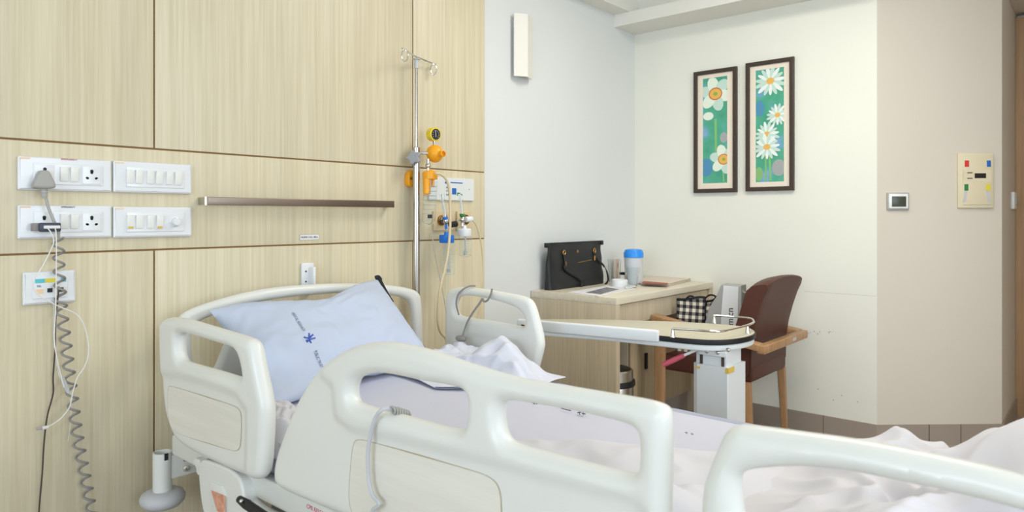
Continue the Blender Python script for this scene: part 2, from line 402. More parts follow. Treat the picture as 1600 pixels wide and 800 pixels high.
# tiled skirting
sk = .107
struct('baseboard_back', MB().box((E - .008, CR.y, 0), (E, D, sk)), 'skirt')
struct('baseboard_head', MB().box((2.57, D - .004, 0), (E, D + .008, sk)), 'skirt')
struct('baseboard_slanted', MB().prism([p1 - Vector((.008, 0)), p2 - Vector((.004, .006)), p2, p1], 0, sk), 'skirt', smooth=0)
struct('baseboard_lobby', MB().box((p2.x - .002, p2.y - .008, 0), (XD, p2.y + .001, sk)), 'skirt')
# door and its frame
df = struct('door_1', MB().box((XD + .05, -.66, 0), (XD + .09, p2.y - .06, 2.06)), 'doorwood')
fm = MB().box((XD, p2.y - .055, 0), (XD + .1, p2.y, 2.4)).box((XD, -.7, 0), (XD + .1, -.65, 2.4)).box((XD, -.65, 2.06), (XD + .1, p2.y - .055, 2.12)).box((XD, -.65, 2.36), (XD + .1, p2.y - .055, 2.4))
fm.build('door_frame', 'doorwood', df)
MB().box((XD + .06, -.65, 2.12), (XD + .07, p2.y - .055, 2.36)).build('transom_panel', 'warm_wall', df)
yl = p2.y - .075
MB().box((XD + .035, yl - .02, .94), (XD + .05, yl + .012, 1.19), bev=.003).build('lock_plate', 'steel', df)
MB().cyl((XD + .035, yl - .004, 1.0), (XD - .01, yl - .004, 1.0), .009).box((XD - .02, yl - .09, .99), (XD - .008, yl + .005, 1.01), bev=.004).build('door_handle', 'chrome', df)
MB().box((XD + .03, yl - .012, 1.125), (XD + .036, yl + .004, 1.15)).build('keyhole', 'black', df)

# ------------------------------------------------------------------ wall lamps
def sconce(o, label, h=.355):
    t = thing('wall_lamp', o, label, 'lamp', 'wall lamps')
    x, y, z = o
    MB().box((x - .045, y - .016, z + .02), (x + .045, y + .002, z + h - .02), bev=.004).build('back_plate', 'alu', t)
    pl = [(x - .070, y - .028), (x - .004, y - .066), (x + .078, y - .03), (x + .074, y - .024), (x - .004, y - .058), (x - .066, y - .022)]
    MB().prism(pl, z, z + h).build('lamp_shade', 'shade', t, smooth=0)
    return t
zb, zt_ = on_y(818, 119, D - .05).z, on_y(818, 21, D - .05).z
s1 = sconce((2.828, D + .008, zb), 'white folded wall lamp on the plain white wall, right of the panelling', zt_ - zb)
s2 = copy_tree(s1); s2.location = (1.80, D, on_y(582, 8.5, D - .06).z)
tag(s2, 'white wall lamp above the bed, cut off by the top of the photo')

# ------------------------------------------------------------------ framed flower pictures
def art_mat(name, blotches):
    m = bpy.data.materials.new(name); m.use_nodes = True; n = m.node_tree.nodes; L = m.node_tree.links
    b = n['Principled BSDF']; b.inputs['Roughness'].default_value = .25
    g = n.new('ShaderNodeNewGeometry'); t = n.new('ShaderNodeTexNoise'); t.inputs['Scale'].default_value = 7; t.inputs['Detail'].default_value = 3
    L.new(g.outputs['Position'], t.inputs['Vector']); r = n.new('ShaderNodeValToRGB'); e = r.color_ramp.elements
    e[0].position = .3; e[0].color = lin('#3f9a80'); e[1].position = .74; e[1].color = lin('#a9b4c4')
    for p, c in ((.5, '#4fa88a'), (.57, '#57aa9c'), (.64, '#6fa6c8')): q = e.new(p); q.color = lin(c)
    L.new(t.outputs['Fac'], r.inputs['Fac']); L.new(r.outputs[0], b.inputs['Base Color']); return m
M['art'] = art_mat('flower_print', 0)
for nm, c in (('petal', '#e3eede'), ('petal2', '#c3dcd0'), ('daisy', '#e6efec'), ('corona', '#e7b45a'), ('corona2', '#c9713f'), ('core', '#8faf4a'), ('stem', '#7fbd78'), ('artblue', '#4f8fb4'), ('artpink', '#a3a7a8'), ('artlime', '#86b878')):
    M[nm] = mat('print_' + nm, c, .6)
AM = ['art', 'petal', 'petal2', 'daisy', 'corona', 'corona2', 'core', 'stem', 'artblue', 'artpink', 'artlime']
def picture(x0, x1, t0, b0, t1, b1, ax0, ax1, at0, ab0, flowers, label, tilt=0):
    A = on_x(x0, t0, E); B = on_x(x1, t1, E); zb_ = (on_x(x0, b0, E).z + on_x(x1, b1, E).z) / 2; zt = (A.z + B.z) / 2
    y1, y0 = A.y, B.y; t = thing('framed_picture', (E, (y0 + y1) / 2, zb_), label, 'picture', 'framed flower pictures')
    fr = YZ(E - .012)
    fwid = .024
    MB().plate([(-y1, zb_), (-y0, zb_), (-y0, zt), (-y1, zt)], [[(-y1 + fwid, zb_ + fwid), (-y0 - fwid, zb_ + fwid), (-y0 - fwid, zt - fwid), (-y1 + fwid, zt - fwid)]], .024, .003, fr).build('frame', 'frame', t)
    a0 = on_x(ax0, at0, E); a1 = on_x(ax1, ab0, E); ay1, ay0 = a0.y, a1.y; az1, az0 = a0.z, a1.z
    MB().plate([(-y1 + .01, zb_ + .01), (-y0 - .01, zb_ + .01), (-y0 - .01, zt - .01), (-y1 + .01, zt - .01)], [[(-ay1, az0), (-ay0, az0), (-ay0, az1), (-ay1, az1)]], .004, 0, YZ(E - .010)).build('mount', 'mount', t, smooth=0)
    mb = MB(); mb.box((E - .010, ay0 - .004, az0 - .004), (E - .0085, ay1 + .004, az1 + .004))
    lev = [E - .0103]
    def patch(pts, mi):
        lev[0] -= .00006
        q = [Vector((lev[0], min(max(p[0], ay0), ay1), min(max(p[1], az0), az1))) for p in pts]
        mb.mi = mi; mb._add(q, [tuple(range(len(q)))])
    def ell(cy, cz, a, b, rot=0, n=14):
        return [(cy + a * math.cos(t_) * math.cos(rot) - b * math.sin(t_) * math.sin(rot), cz + a * math.cos(t_) * math.sin(rot) + b * math.sin(t_) * math.cos(rot)) for t_ in [2 * math.pi * k / n for k in range(n)]]
    for f in flowers:
        kind, fx, fy, r = f[0], f[1], f[2], f[3]; c = on_x(fx, fy, E); cy, cz = c.y, c.z
        if kind == 'narc':
            for k in range(6):
                an = R(60 * k + 15); patch(ell(cy + r * .6 * math.cos(an), cz + r * .6 * math.sin(an), r * .5, r * .36, an), 1 if k % 2 else 2)
            patch(ell(cy, cz, r * .45, r * .40), 5); patch(ell(cy, cz, r * .38, r * .33), 4); patch(ell(cy, cz, r * .14, r * .12), 6)
        if kind == 'daisy':
            npet = 15
            for k in range(npet):
                an = 2 * math.pi * k / npet + .1; rr = r * (1 + .08 * math.sin(5 * k)); patch(ell(cy + rr * .6 * math.cos(an), cz + rr * .6 * math.sin(an), rr * .42, rr * .13, an), 3 if k % 2 else 2)
            patch(ell(cy, cz, r * .27, r * .22), 4)
        if kind == 'stem':
            d = on_x(f[4], f[5], E); patch([(cy - r, cz), (cy + r, cz), (d.y + r, d.z), (d.y - r, d.z)], 7)
        if kind == 'bud': patch(ell(cy, cz, r, r * .75), 1)
        if kind == 'blot': patch([(cy + r * (.8 + .35 * noise.noise(Vector((k, fx, 0)))) * math.cos(k * .45), cz + f[4] * (.8 + .35 * noise.noise(Vector((k, fy, 2)))) * math.sin(k * .45)) for k in range(14)], f[5])
    mb.build('flower_print', AM, t, smooth=0)
    return t
picture(1086, 1153, 114, 301, 104, 301, 1099.5, 1137.5, 124, 285.5,
        [('stem', 1119, 186, .008, 1120, 240), ('blot', 1105, 262, .05, .07, 8), ('blot', 1132, 215, .03, .04, 9), ('stem', 1131, 265, .005, 1132, 284),
         ('narc', 1119, 147, .098), ('bud', 1108, 182, .034), ('narc', 1132, 249, .083)],
        'framed print of two white narcissi, the left and smaller-looking of two pictures')
picture(1167, 1242, 99, 299.5, 90, 297, 1182, 1226, 111, 283.5,
        [('blot', 1188, 170, .035, .06, 8), ('blot', 1218, 262, .05, .06, 9), ('blot', 1187, 272, .03, .05, 10), ('stem', 1203, 235, .006, 1205, 282), ('stem', 1197, 235, .005, 1198, 282),
         ('daisy', 1204.7, 127, .088), ('daisy', 1216, 180, .062), ('daisy', 1200, 210, .07), ('daisy', 1199.7, 230, .076)],
        'framed print of white daisies, the right of the two pictures')

# ------------------------------------------------------------------ slanted wall: thermostat, nurse panel; lobby switch
FD = lambda dep: frame(EYE + FW * dep - UP * 0, RT, UP, -FW)
def dbox(mb, x0, y0, x1, y1, d0, d1, bev=0):
    """box on the slanted wall between two photo corners, standing out from d1 to d0 metres"""
    a = on_d(x0, y1, DD); b = on_d(x1, y0, DD); u0 = (a - EYE).dot(RT); u1 = (b - EYE).dot(RT)
    fr = frame(FW * (DD + .004), RT, UP, -FW)
    mb.box((u0, a.z, d1), (u1, b.z, d0), fr, bev); return mb
c = on_d(1401, 328, DD); t = thing('thermostat', c, 'small square white thermostat with a grey-green display on the slanted wall', 'thermostat')
dbox(MB(), 1384, 301, 1418, 328.5, .02, 0, .004).build('backing', 'grey', t); dbox(MB(), 1386, 303, 1416, 326, .026, .004, .004).build('case', 'swhite', t)
dbox(MB(), 1390, 307, 1412, 323, .0275, .02, .0005).build('display', 'lcd', t)
c = on_d(1523, 325, DD); t = thing('nurse_call_unit', c, 'beige wall panel with red, blue, green and yellow tabs beside the door lobby', 'control panel')
dbox(MB(), 1496, 239, 1551, 325, .012, 0, .003).build('case', 'beige', t); dbox(MB(), 1503, 244, 1547, 320, .016, .004, .002).build('face_plate', 'beige', t)
for nm, x0, y0, x1, y1, m in (('red_tab', 1505, 251, 1511.5, 261, 'red'), ('blue_tab', 1539.5, 251, 1545.5, 261, 'print_blue'), ('green_tab', 1504.5, 288, 1510.5, 298, 'green'), ('yellow_tab', 1538, 287.5, 1545, 298, 'yel'),
                              ('display', 1520.5, 271, 1538, 278.5, 'black'), ('slot', 1509, 269.5, 1517, 271, 'corddark'), ('slot', 1509, 278, 1517, 279.5, 'corddark')):
    dbox(MB(), x0, y0, x1, y1, .0175, .01).build(nm, m, t, smooth=0)
fr_ = frame(FW * (DD + .004), RT, UP, -FW)
def du(px, py): p = on_d(px, py, DD); return ((p - EYE).dot(RT), p.z)
for nm, q in (('pointer', [(1505, 298), (1509.5, 298), (1506.5, 316), (1502.5, 316)]), ('pointer', [(1538.5, 298), (1543.5, 298), (1545.5, 316), (1541.5, 316)])):
    MB().plate([du(*p) for p in q], [], .0165 * 2, 0, fr_).build(nm, 'lgrey', t, smooth=0)
dbox(MB(), 1503, 265, 1547, 284, .0162, .01).build('centre_band', 'beige', t, smooth=0)
c = on_y(1582, 315, p2.y); t = thing('light_switch', c, 'small white switch on the brownish lobby wall next to the door', 'switch')
MB().box((c.x - .09, p2.y - .018, c.z - .045), (c.x + .09, p2.y + .001, c.z + .055), bev=.006).build('plate', 'swhite', t)
MB().box((c.x - .03, p2.y - .024, c.z - .02), (c.x + .03, p2.y - .012, c.z + .02), bev=.003).build('rocker', 'grey', t)

# ------------------------------------------------------------------ head wall: switch boards
def hx(px): return on_y(px, 300, D).x
def board(x0, x1, z0, z1, label, holes3, rockers, knob=None, inner=None):
    t = thing('switch_board', ((x0 + x1) / 2, D, z0), label, 'switch board', 'white switch boards by the bed head')
    w_ = x1 - x0
    MB().plate(rrect(x0, z0, x1, z1, .004), [], .016, .005, XZ(D - .006)).build('cover_plate', 'swhite', t, wn=True)
    i0, i1 = inner or (x0 + .15 * w_, x0 + .89 * w_)
    MB().plate(rrect(i0, z0 + .018, i1, z1 - .018, .002), [], .02, .0015, XZ(D - .007)).build('inner_frame', 'swhite', t)
    for q in holes3:
        cx, cz = q, (z0 + z1) / 2
        s = MB().plate(rrect(cx - .025, cz - .027, cx + .025, cz + .027, .002), [], .022, .001, XZ(D - .008)).build('socket', 'swhite', t)
        hb = MB()
        yy = D - .0192
        for (a, b, r) in ((0, .0135, .0048), (0, .0085, .004), (-.0115, -.0085, .0036), (-.0138, -.0075, .003), (.0115, -.0085, .0036), (.0138, -.0075, .003)):
            hb.lathe([(r, 0), (r, .0006)], (cx + a, yy, cz + b), (0, -1, 0), 14)
        hb.build('pin_holes', 'black', s)
    for q in rockers:
        cx, cz = q, (z0 + z1) / 2 + .001; 
        fr = frame((cx, D - .018, cz), (1, 0, 0), (0, -.10, 1)); 
        MB().box((-.0105, -.0215, -.006), (.0105, .0215, .005), fr, .0012).build('rocker_switch', 'swhite2', t)
    if knob:
        cz = (z0 + z1) / 2
        MB().lathe([(.017, 0), (.017, .003), (.0145, .004), (.0135, .018), (.011, .021), (0, .0215)], (knob, D - .017, cz), (0, -1, 0), 28).build('dimmer_knob', 'swhite', t)
    MB().box((x0 + .004, D - .0148, z1 - .0085), (x0 + .03, D - .0138, z1 - .0045)).build('sticker', 'peach', t, smooth=0)
    return t
XA0, XA1, XB0, XB1 = hx(26), hx(172.3), hx(175), hx(297)
b1_ = board(XA0, XA1, 1.278, 1.376, 'upper left switch board holding the grey three-pin plug', [hx(67), hx(140)], [hx(97), hx(113)])
board(XB0, XB1, 1.278, 1.378, 'upper right switch board with a row of six rocker switches', [], [hx(199.5), hx(213.5), hx(231), hx(245), hx(261), hx(274.5)])
b2_ = board(XA0, XA1, 1.136, 1.235, 'lower left switch board holding the dark USB charger', [hx(66), hx(140)], [hx(97), hx(113)])
b3_ = board(XB0, XB1, 1.134, 1.233, 'lower right switch board with four switches and a round dimmer knob', [], [hx(200), hx(214), hx(231.5), hx(246)], knob=hx(269.5))
text('small_print', 'EMERGENCY', .0075, 'print_red', (hx(93), D - .0145, 1.3725), (1, 0, 0), (0, 0, 1), b1_)
text('small_print', 'EMERGENCY', .0065, 'print_dark', (hx(93), D - .0145, 1.2295), (1, 0, 0), (0, 0, 1), b2_)
for q in (200, 245): MB().box((hx(q) - .007, D - .0262, 1.1625), (hx(q) + .007, D - .0252, 1.1695)).build('switch_sticker', 'tape', b3_, smooth=0)

# grey plug with its coiled cord
c = on_y(68, 280, D - .04)
t = thing('power_plug', (c.x, D - .02, c.z - .05), 'grey three-pin plug with coiled grey cord in the upper left switch board', 'plug')
pl = chaikin([(-.030, -.022), (-.013, .020), (-.008, .026), (.010, .026), (.016, .018), (.032, -.020), (.022, -.028), (-.022, -.028)], 3)
MB().plate(pl, [], .034, .008, frame((c.x, D - .036, c.z), (1, 0, 0), (0, 0, 1))).build('plug_body', 'grey', t, wn=True)
MB().lathe([(.0085, 0), (.0095, .006), (.0085, .008), (.0095, .014), (.008, .016), (.009, .022), (.006, .03)], (c.x + .002, D - .036, c.z - .025), (.05, 0, -1), 16).build('strain_relief', 'grey', t)
pts = smoothpath([on_y(70, 300, D - .036), on_y(75, 322, D - .04), on_y(84, 345, D - .05), on_y(91, 358, D - .045), on_y(91, 372, D - .035)], 8)
MB().tube(pts, .0045, 8).build('straight_cord', 'grey', t)
ax = smoothpath([on_y(91, 372, D - .035), on_y(93, 430, D - .032), on_y(97, 490, D - .035), on_y(104, 545, D - .035), on_y(112, 610, D - .035), on_y(121, 680, D - .035), on_y(134, 750, D - .035), on_y(150, 830, D - .035), on_y(170, 900, D - .035)], 60)
L_ = 0; hel = []
for i in range(len(ax)):
    if i: L_ += (ax[i] - ax[i - 1]).length
    a = L_ / .0405 * 2 * math.pi; hel.append(ax[i] + Vector((math.cos(a) * .0135, math.sin(a) * .0135, 0)))
MB().tube(hel, .0036, 7).build('coiled_cord', 'cordgrey', t)
# charger and white cable
c = on_y(70, 355, D - .03)
t = thing('usb_charger', (c.x, D - .02, c.z - .02), 'dark blue-grey charger with white cables in the lower left switch board', 'charger')
MB().box((c.x - .033, D - .05, c.z - .011), (c.x - .006, D - .02, c.z + .012), bev=.003).build('adapter_body', 'cordgrey', t)
MB().box((c.x - .022, D - .062, c.z - .013), (c.x + .033, D - .05, c.z + .013), bev=.004).box((c.x - .014, D - .052, c.z - .01), (c.x + .028, D - .02, c.z + .01), bev=.002).build('charger_body', mat('charger_navy', '#3c4152', .4), t)
MB().box((c.x - .012, D - .066, c.z - .004), (c.x + .03, D - .061, c.z + .005), bev=.002).build('cable_plugs', 'cordwhite', t)
def cable(name, P, Y, r, m, parent, n=8):
    return MB().tube(smoothpath([on_y(p[0], p[1], (p[2] if len(p) > 2 else Y)) for p in P], n), r, 7).build(name, m, parent)
cable('white_cable', [(74, 356), (80, 364), (84, 378), (76, 398), (64, 420), (55, 435), (52, 448), (60, 460), (75, 470), (95, 480), (118, 490), (130, 505), (137, 530), (138, 555), (131, 575), (121, 590), (114, 612), (109, 635), (97, 652), (84, 662), (74, 667)], D - .065, .0017, 'cordwhite', t)
cable('white_cable', [(86, 356), (88, 370), (88, 420), (87, 480), (85, 530), (90, 565), (96, 590), (100, 605)], D - .07, .0016, 'cordwhite', t)
cable('white_cable', [(84, 470), (84, 530), (92, 585), (108, 618), (111, 650), (106, 690)], D - .012, .0008, 'cordwhite', t)
q0, q1 = on_y(76, 667, D - .065), on_y(66, 669, D - .065)
MB().cyl(q0, q1, .005, 12).build('cable_plug', 'cordwhite', t); MB().cyl(q1, on_y(57, 670, D - .065), .004, 12).build('plug_tip', 'grey', t)
MB().tube([on_y(97, 590, D - .06), on_y(107, 613, D - .055)], .0055, 8).build('cable_clip', 'lgrey', t)
# data outlet and dark cable
x0, x1, z0, z1 = hx(34), hx(116), .944, 1.040
t = thing('data_outlet', ((x0 + x1) / 2, D, z0), 'small white data outlet plate with cyan and yellow labels, below the switch boards', 'outlet')
MB().plate(rrect(x0, z0, x1, z1, .004), [], .016, .005, XZ(D - .006)).build('cover_plate', 'swhite', t, wn=True)
MB().plate(rrect(hx(48), z0 + .017, hx(103), z1 - .014, .002), [], .02, .0015, XZ(D - .007)).build('inner_frame', 'swhite', t)
zc_ = 1.0
for nm, a, b, zz, hh, m in (('cyan_label', 52, 67, 1.013, .012, 'cyan'), ('yellow_label', 68, 85, 1.013, .012, 'yel'), ('cyan_label', 92, 100, 1.013, .012, 'cyan'), ('peach_tag', 54, 65, .982, .014, 'peach')):
    MB().box((hx(a), D - .0182, zz - hh / 2), (hx(b), D - .0168, zz + hh / 2)).build(nm, m, t, smooth=0)
text('outlet_print', 'TEL', .008, 'print_ink', (hx(54), D - .0178, .9975), (1, 0, 0), (0, 0, 1), t)
for a, b in ((71, 79), (88, 96)): MB().box((hx(a), D - .019, .978), (hx(b), D - .0165, .990)).build('socket_hole', 'black', t, smooth=0)
t = tag(MB().tube(smoothpath([on_y(92, 448, D - .02), on_y(91, 460, D - .025), on_y(87, 500, D - .018), on_y(86, 545, D - .012), on_y(83, 590, D - .012), on_y(83, 615, D - .012), on_y(74, 650, D - .012), on_y(69, 690, D - .012), on_y(66, 740, D - .012), on_y(61, 800, D - .012), on_y(60, 860, D - .012)], 8), .0022, 7).build('network_cable', 'corddark'),
        'thin dark cable hanging down from the white data outlet', 'cable')

# steel strip
a, b = on_y(320, 314, D - .05), on_y(616, 322, D - .05)
z1, z0 = on_y(320, 307.5, D - .05).z, on_y(320, 320.3, D - .05).z
t = thing('wall_rail', ((a.x + b.x) / 2, D, z0), 'brushed steel strip rail screwed to the panelling above the bed', 'rail')
MB().box((a.x, D - .052, z0), (b.x, D - .046, z1), bev=.002).build('strip', 'dsteel', t)
for xx in (a.x, b.x - .008): MB().box((xx, D - .046, z0 + .001), (xx + .008, D, z1 - .001), bev=.001).build('end_bracket', 'steel', t)
MB().tube([(a.x + .004, D - .050, z0), (a.x + .004, D - .050, z1)], .0065, 12).build('rounded_end', 'chrome', t)
# nurse call label and handset holder
a, b = on_y(468, 371, D), on_y(498, 371, D)
t = thing('nurse_call_label', ((a.x + b.x) / 2, D, a.z - .012), 'tiny white strip label reading NURSE CALL BELL on the panelling', 'label')
MB().box((a.x, D - .0016, a.z - .011), (b.x, D, a.z + .011)).build('strip', 'grey', t, smooth=0); MB().box((a.x + .0015, D - .002, a.z - .0095), (b.x - .0015, D - .0015, a.z + .0095)).build('face', 'paper', t, smooth=0)
text('lettering', 'NURSE CALL BELL', .0112, 'print_dark', ((a.x + b.x) / 2, D - .0022, a.z), (1, 0, 0), (0, 0, 1), t, align='CENTER', sx=.86)
a, b = on_y(469, 411, D), on_y(488, 412, D); zt = a.z; zb = on_y(470, 446, D).z
t = thing('handset_holder', ((a.x + b.x) / 2, D, zb), 'white plastic nurse call holder on the wall just behind the headboard', 'holder')
MB().box((a.x, D - .014, zb - .03), (b.x, D, zt), bev=.004).build('back_plate', 'swhite', t)
e0 = on_y(486.5, 417, D - .03).x; MB().box((e0, D - .045, zb - .03), (e0 + .012, D - .006, on_y(486, 417, D - .03).z), bev=.004).build('side_lip', 'swhite', t)
m0 = on_y(478, 424, D - .014)
for zz in (0, -.04): MB().ball((m0.x, D - .0145, m0.z + zz), .0035, (1, .3, 1)).build('screw', 'print_dark', t)

# ------------------------------------------------------------------ drip pole
PY = 2.325; pc = on_y(650.5, 300, PY); PX = pc.x
z90 = on_y(651, 91, PY).z; z230 = on_y(650, 230, PY).z
t = thing('drip_pole', (PX, PY, .35), 'tall steel drip pole with a two-hook crossbar standing behind the headboard', 'drip stand')
MB().cyl((PX, PY, .35), (PX, PY, z230), .0162, 24).build('lower_tube', 'steel', t)
MB().cyl((PX, PY, z230 - .1), (PX, PY, z90), .0068, 18).build('upper_tube', 'steel', t)
MB().cyl((PX, PY, z90 - .045), (PX, PY, z90 - .005), .0095, 16).lathe([(.018, 0), (.018, .003)], (PX, PY, z90 - .006), n=20).build('top_collar', 'lgrey', t)
L0, R0 = Vector((PX - .148, PY - .079, z90 + .004)), Vector((PX + .146, PY + .033, z90 + .0))
cc = Vector((PX, PY, z90 + .006))
MB().tube([L0, cc, R0], .0038, 10).build('crossbar', 'chrome', t)
for e, s in ((L0, 1), (R0, -1)):
    d = (R0 - L0).normalized() * s; pts = [e + d * .02]
    for k in range(26):
        an = k / 25 * 2 * math.pi * 1.15
        pts.append(e + d * (.022 + .004 * math.sin(an)) + Vector((0, 0, -.026)) + Vector((d.y, -d.x, 0)) * (.013 * math.sin(an) * 1) + Vector((0, 0, .024 * math.cos(an))))
    MB().tube(pts, .0032, 8).build('hook', 'chrome', t)
kc = on_y(644, 246, PY - .02)
mb = MB(); lob = [((.028 + .0055 * math.cos(5 * a)) * math.cos(a), (.028 + .0055 * math.cos(5 * a)) * math.sin(a)) for a in [2 * math.pi * k / 50 for k in range(50)]]
dkn = Vector((-.85, -.5, 0)).normalized()
mb.plate(lob, [], .028, .005, frame(Vector((PX, PY, kc.z)) + dkn * .034, dkn.cross(UP), UP, dkn)); mb.cyl(Vector((PX, PY, kc.z)), Vector((PX, PY, kc.z)) + dkn * .03, .009)
mb.build('clamp_knob', mat('knob_grey', '#9a9c9e', .5), t, wn=True)

# ------------------------------------------------------------------ medical gas panel
GY = 2.275
a = on_y(668, 276, D); b = on_y(738, 314, D)
t = thing('gas_sign_plate', ((a.x + b.x) / 2, D, b.z), 'pale rectangular plate with blue markings above the gas outlets', 'plate')
MB().plate(rrect(a.x, b.z - .0, b.x, a.z, .004), [], .012, .002, XZ(D - .006)).build('plate', mat('plate_grey', '#dfe3e3', .4), t)
def hbox(nm, x0, y0, x1, y1, m, par, dz=.0135):
    p, q = on_y(x0, y0, D), on_y(x1, y1, D); MB().box((p.x, D - dz, q.z), (q.x, D - .0105, p.z)).build(nm, m, par, smooth=0)
hbox('blue_band', 701, 284.5, 720, 287, 'print_blue', t); hbox('blue_mark', 703.5, 294, 710, 304, 'print_blue', t); hbox('blue_dot', 692.5, 284, 695.5, 287, 'print_blue', t)
for i, (s, yy) in enumerate((('AIR', 293), ('O2', 298.5), ('VAC', 304.5))):
    p = on_y(694, yy, D); text('plate_print', s, .014, 'print_dark', (p.x, D - .0128, p.z), (1, 0, 0), (0, 0, 1), t, sx=1.05)
hbox('green_mark', 711.5, 301, 716, 306, 'green', t)
p = on_y(730.5, 296, D); MB().ball((p.x, D - .0125, p.z), .0035, (1, .4, 1)).build('screw', 'grey', t)
def outlet(cx, cy, x0, x1, label):
    p, q = on_y(x0, 330, D), on_y(x1, 360, D); c = on_y(cx, cy, D)
    t = thing('gas_outlet', (c.x, D, q.z), label, 'gas outlet', 'gas outlets below the sign plate')
    MB().plate(rrect(p.x, q.z, q.x, p.z, .005), [], .014, .003, XZ(D - .006)).build('cover_plate', 'outlet', t)
    MB().lathe([(.024, 0), (.024, .008), (.019, .010), (.019, .006)], (c.x, D - .012, c.z), (0, -1, 0), 28).build('outer_ring', 'brass', t)
    MB().lathe([(.017, 0), (.017, .014), (.013, .016), (.006, .016), (.006, .01)], (c.x, D - .012, c.z), (0, -1, 0), 24).build('coupling', 'dsteel', t)
    return c
o1 = outlet(686.5, 344, 675, 706, 'left gas outlet, holding the flowmeter with the blue-capped bottle')
o2 = outlet(724, 343, 712, 734, 'right gas outlet, holding the flowmeter with the white-capped jar')
def flowmeter(label, o_, tube0, tube1, body, capc, capr, caph, capm, jar_bot, jr, accent, knobcol):
    t = thing('flowmeter', (body.x, body.y, jar_bot.z), label, 'flowmeter', 'flowmeters on the gas outlets')
    MB().cyl((o_.x, D - .02, o_.z), (body.x, body.y + .0, body.z), .0075, 14).ball(body, .0135, (1, 1, 1.25)).cyl(body, capc + Vector((0, 0, .01)), .005, 12).build('valve_body', 'chrome', t)
    MB().tube([tube0, tube1], .0105, 16).build('sight_tube', 'plasticclear', t)
    MB().tube([tube0 + Vector((0, 0, -.003)), tube1], .0045, 10).build('inner_tube', 'swhite', t)
    MB().lathe([(.011, -.004), (.012, 0), (.012, .008), (.008, .01)], tube1 - Vector((0, 0, .004)), (0, 0, 1), 16).build('collar', accent, t)
    MB().lathe([(.006, -.022), (.007, -.01), (.006, 0)], body + Vector((0, 0, -.016)), (0, 0, 1), 14).build('nipple', accent if accent != 'green' else 'chrome', t)
    MB().lathe([(capr * .95, 0), (capr, .003), (capr, caph - .004), (capr * .9, caph), (capr * .35, caph), (capr * .3, caph + .014)], capc - Vector((0, 0, caph)), (0, 0, 1), 30).build('jar_cap', capm, t)
    h = capc.z - caph - jar_bot.z
    MB().lathe([(jr * .6, .001), (jr * .92, 0), (jr, .006), (jr, h), (jr - .0018, h), (jr - .0018, .008), (jr * .8, .004), (0, .004)], jar_bot, (0, 0, 1), 28).build('jar', 'plasticclear', t)
    MB().tube([Vector((jar_bot.x, jar_bot.y, capc.z - caph)), jar_bot + Vector((0, 0, .018))], .004, 8).lathe([(.008, 0), (.009, .016), (.004, .02)], jar_bot + Vector((0, 0, .008)), n=12).build('dip_tube', 'lgrey', t)
    mb = MB()
    for k in range(5): 
        zz = h * (.25 + .13 * k); mb.box((-.004, -jr - .0006, zz), (.012, -jr, zz + .0012), Matrix.Translation(jar_bot) @ Matrix.Rotation(R(-35), 4, 'Z'))
    mb.build('level_marks', 'grey', t, smooth=0)
    return t
cap = on_y(698, 367, GY); f1 = flowmeter('flowmeter with bright blue cap above a clear humidifier bottle', o1, on_y(690.5, 303, GY), on_y(696, 341, GY), on_y(697, 345, GY), cap, .034, .036, 'blue', on_y(701, 429, GY), .029, 'blue', 'blue')
MB().cyl(on_y(703, 351, GY), on_y(713, 350, GY), .014, 18).build('black_knob', 'black', f1)
cap = on_y(725.5, 357, GY); f2 = flowmeter('flowmeter with white cap above a short clear jar', o2, on_y(719, 303, GY), on_y(722, 336, GY), on_y(722.5, 343, GY), cap, .033, .036, 'swhite', on_y(727, 401, GY), .030, 'green', 'swhite')
MB().cyl(on_y(727, 343, GY), on_y(737, 342, GY), .013, 18).build('white_knob', 'swhite', f2)
MB().cyl(on_y(713, 345, GY), on_y(719, 344, GY), .004, 8).build('side_spindle', 'chrome', f2)
# suction unit
bc = on_y(679.5, 240, GY)
t = thing('suction_regulator', (bc.x, GY, on_y(669, 352, GY).z), 'orange-yellow suction regulator with round gauge and long clear jar next to the pole', 'suction regulator')
MB().ball(bc, .039).lathe([(.034, -.008), (.04, 0), (.034, .008)], bc, (-.35, -.94, 0), 28).build('regulator_body', 'yellow', t)
dn = (EYE - bc); dn.z = 0; dn.normalize(); dn = (dn * .75 + RT * .65).normalized()
MB().lathe([(.014, 0), (.014, .03), (.011, .032), (.011, .02)], bc + dn * .03 - Vector((0, 0, .004)), dn, 22).build('outlet_port', 'yellow', t)
gc = on_y(678, 210, GY); gd = (dn * .9 - Vector((0, 0, .05))).normalized()
MB().lathe([(.027, 0), (.030, .003), (.030, .034), (.027, .037), (.025, .037), (.025, .032)], gc - gd * .022, gd, 30).build('gauge_body', 'lemon', t)
MB().lathe([(.0235, 0), (.0235, .002)], gc + gd * .0115, gd, 28).build('gauge_dial', 'print_dark', t)
gu = gd.cross(UP).normalized(); mb = MB()
for k in range(9):
    an = R(-40 + 32.5 * k); p = gc + gd * .0142 + gu * math.cos(an) * .017 + UP * math.sin(an) * .017; mb.ball(p, .0016, n=6)
mb.tube([gc + gd * .0145 - UP * .012, gc + gd * .0145 + UP * .016 + gu * .002], .001, 5); mb.build('gauge_marks', 'paper', t)
MB().cyl(gc - UP * .028, bc + UP * .034, .007, 14).cyl(Vector((PX, PY, bc.z)), bc + Vector((-.03, .0, 0)), .006, 12).build('connector', 'chrome', t)
c3_ = on_y(669, 259, GY); MB().ball(c3_, .0125).cyl(c3_ + UP * .03, c3_ - UP * .03, .007, 14).build('lower_coupling', 'chrome', t)
cp = on_y(672, 266, GY); jt = on_y(671, 280, GY)
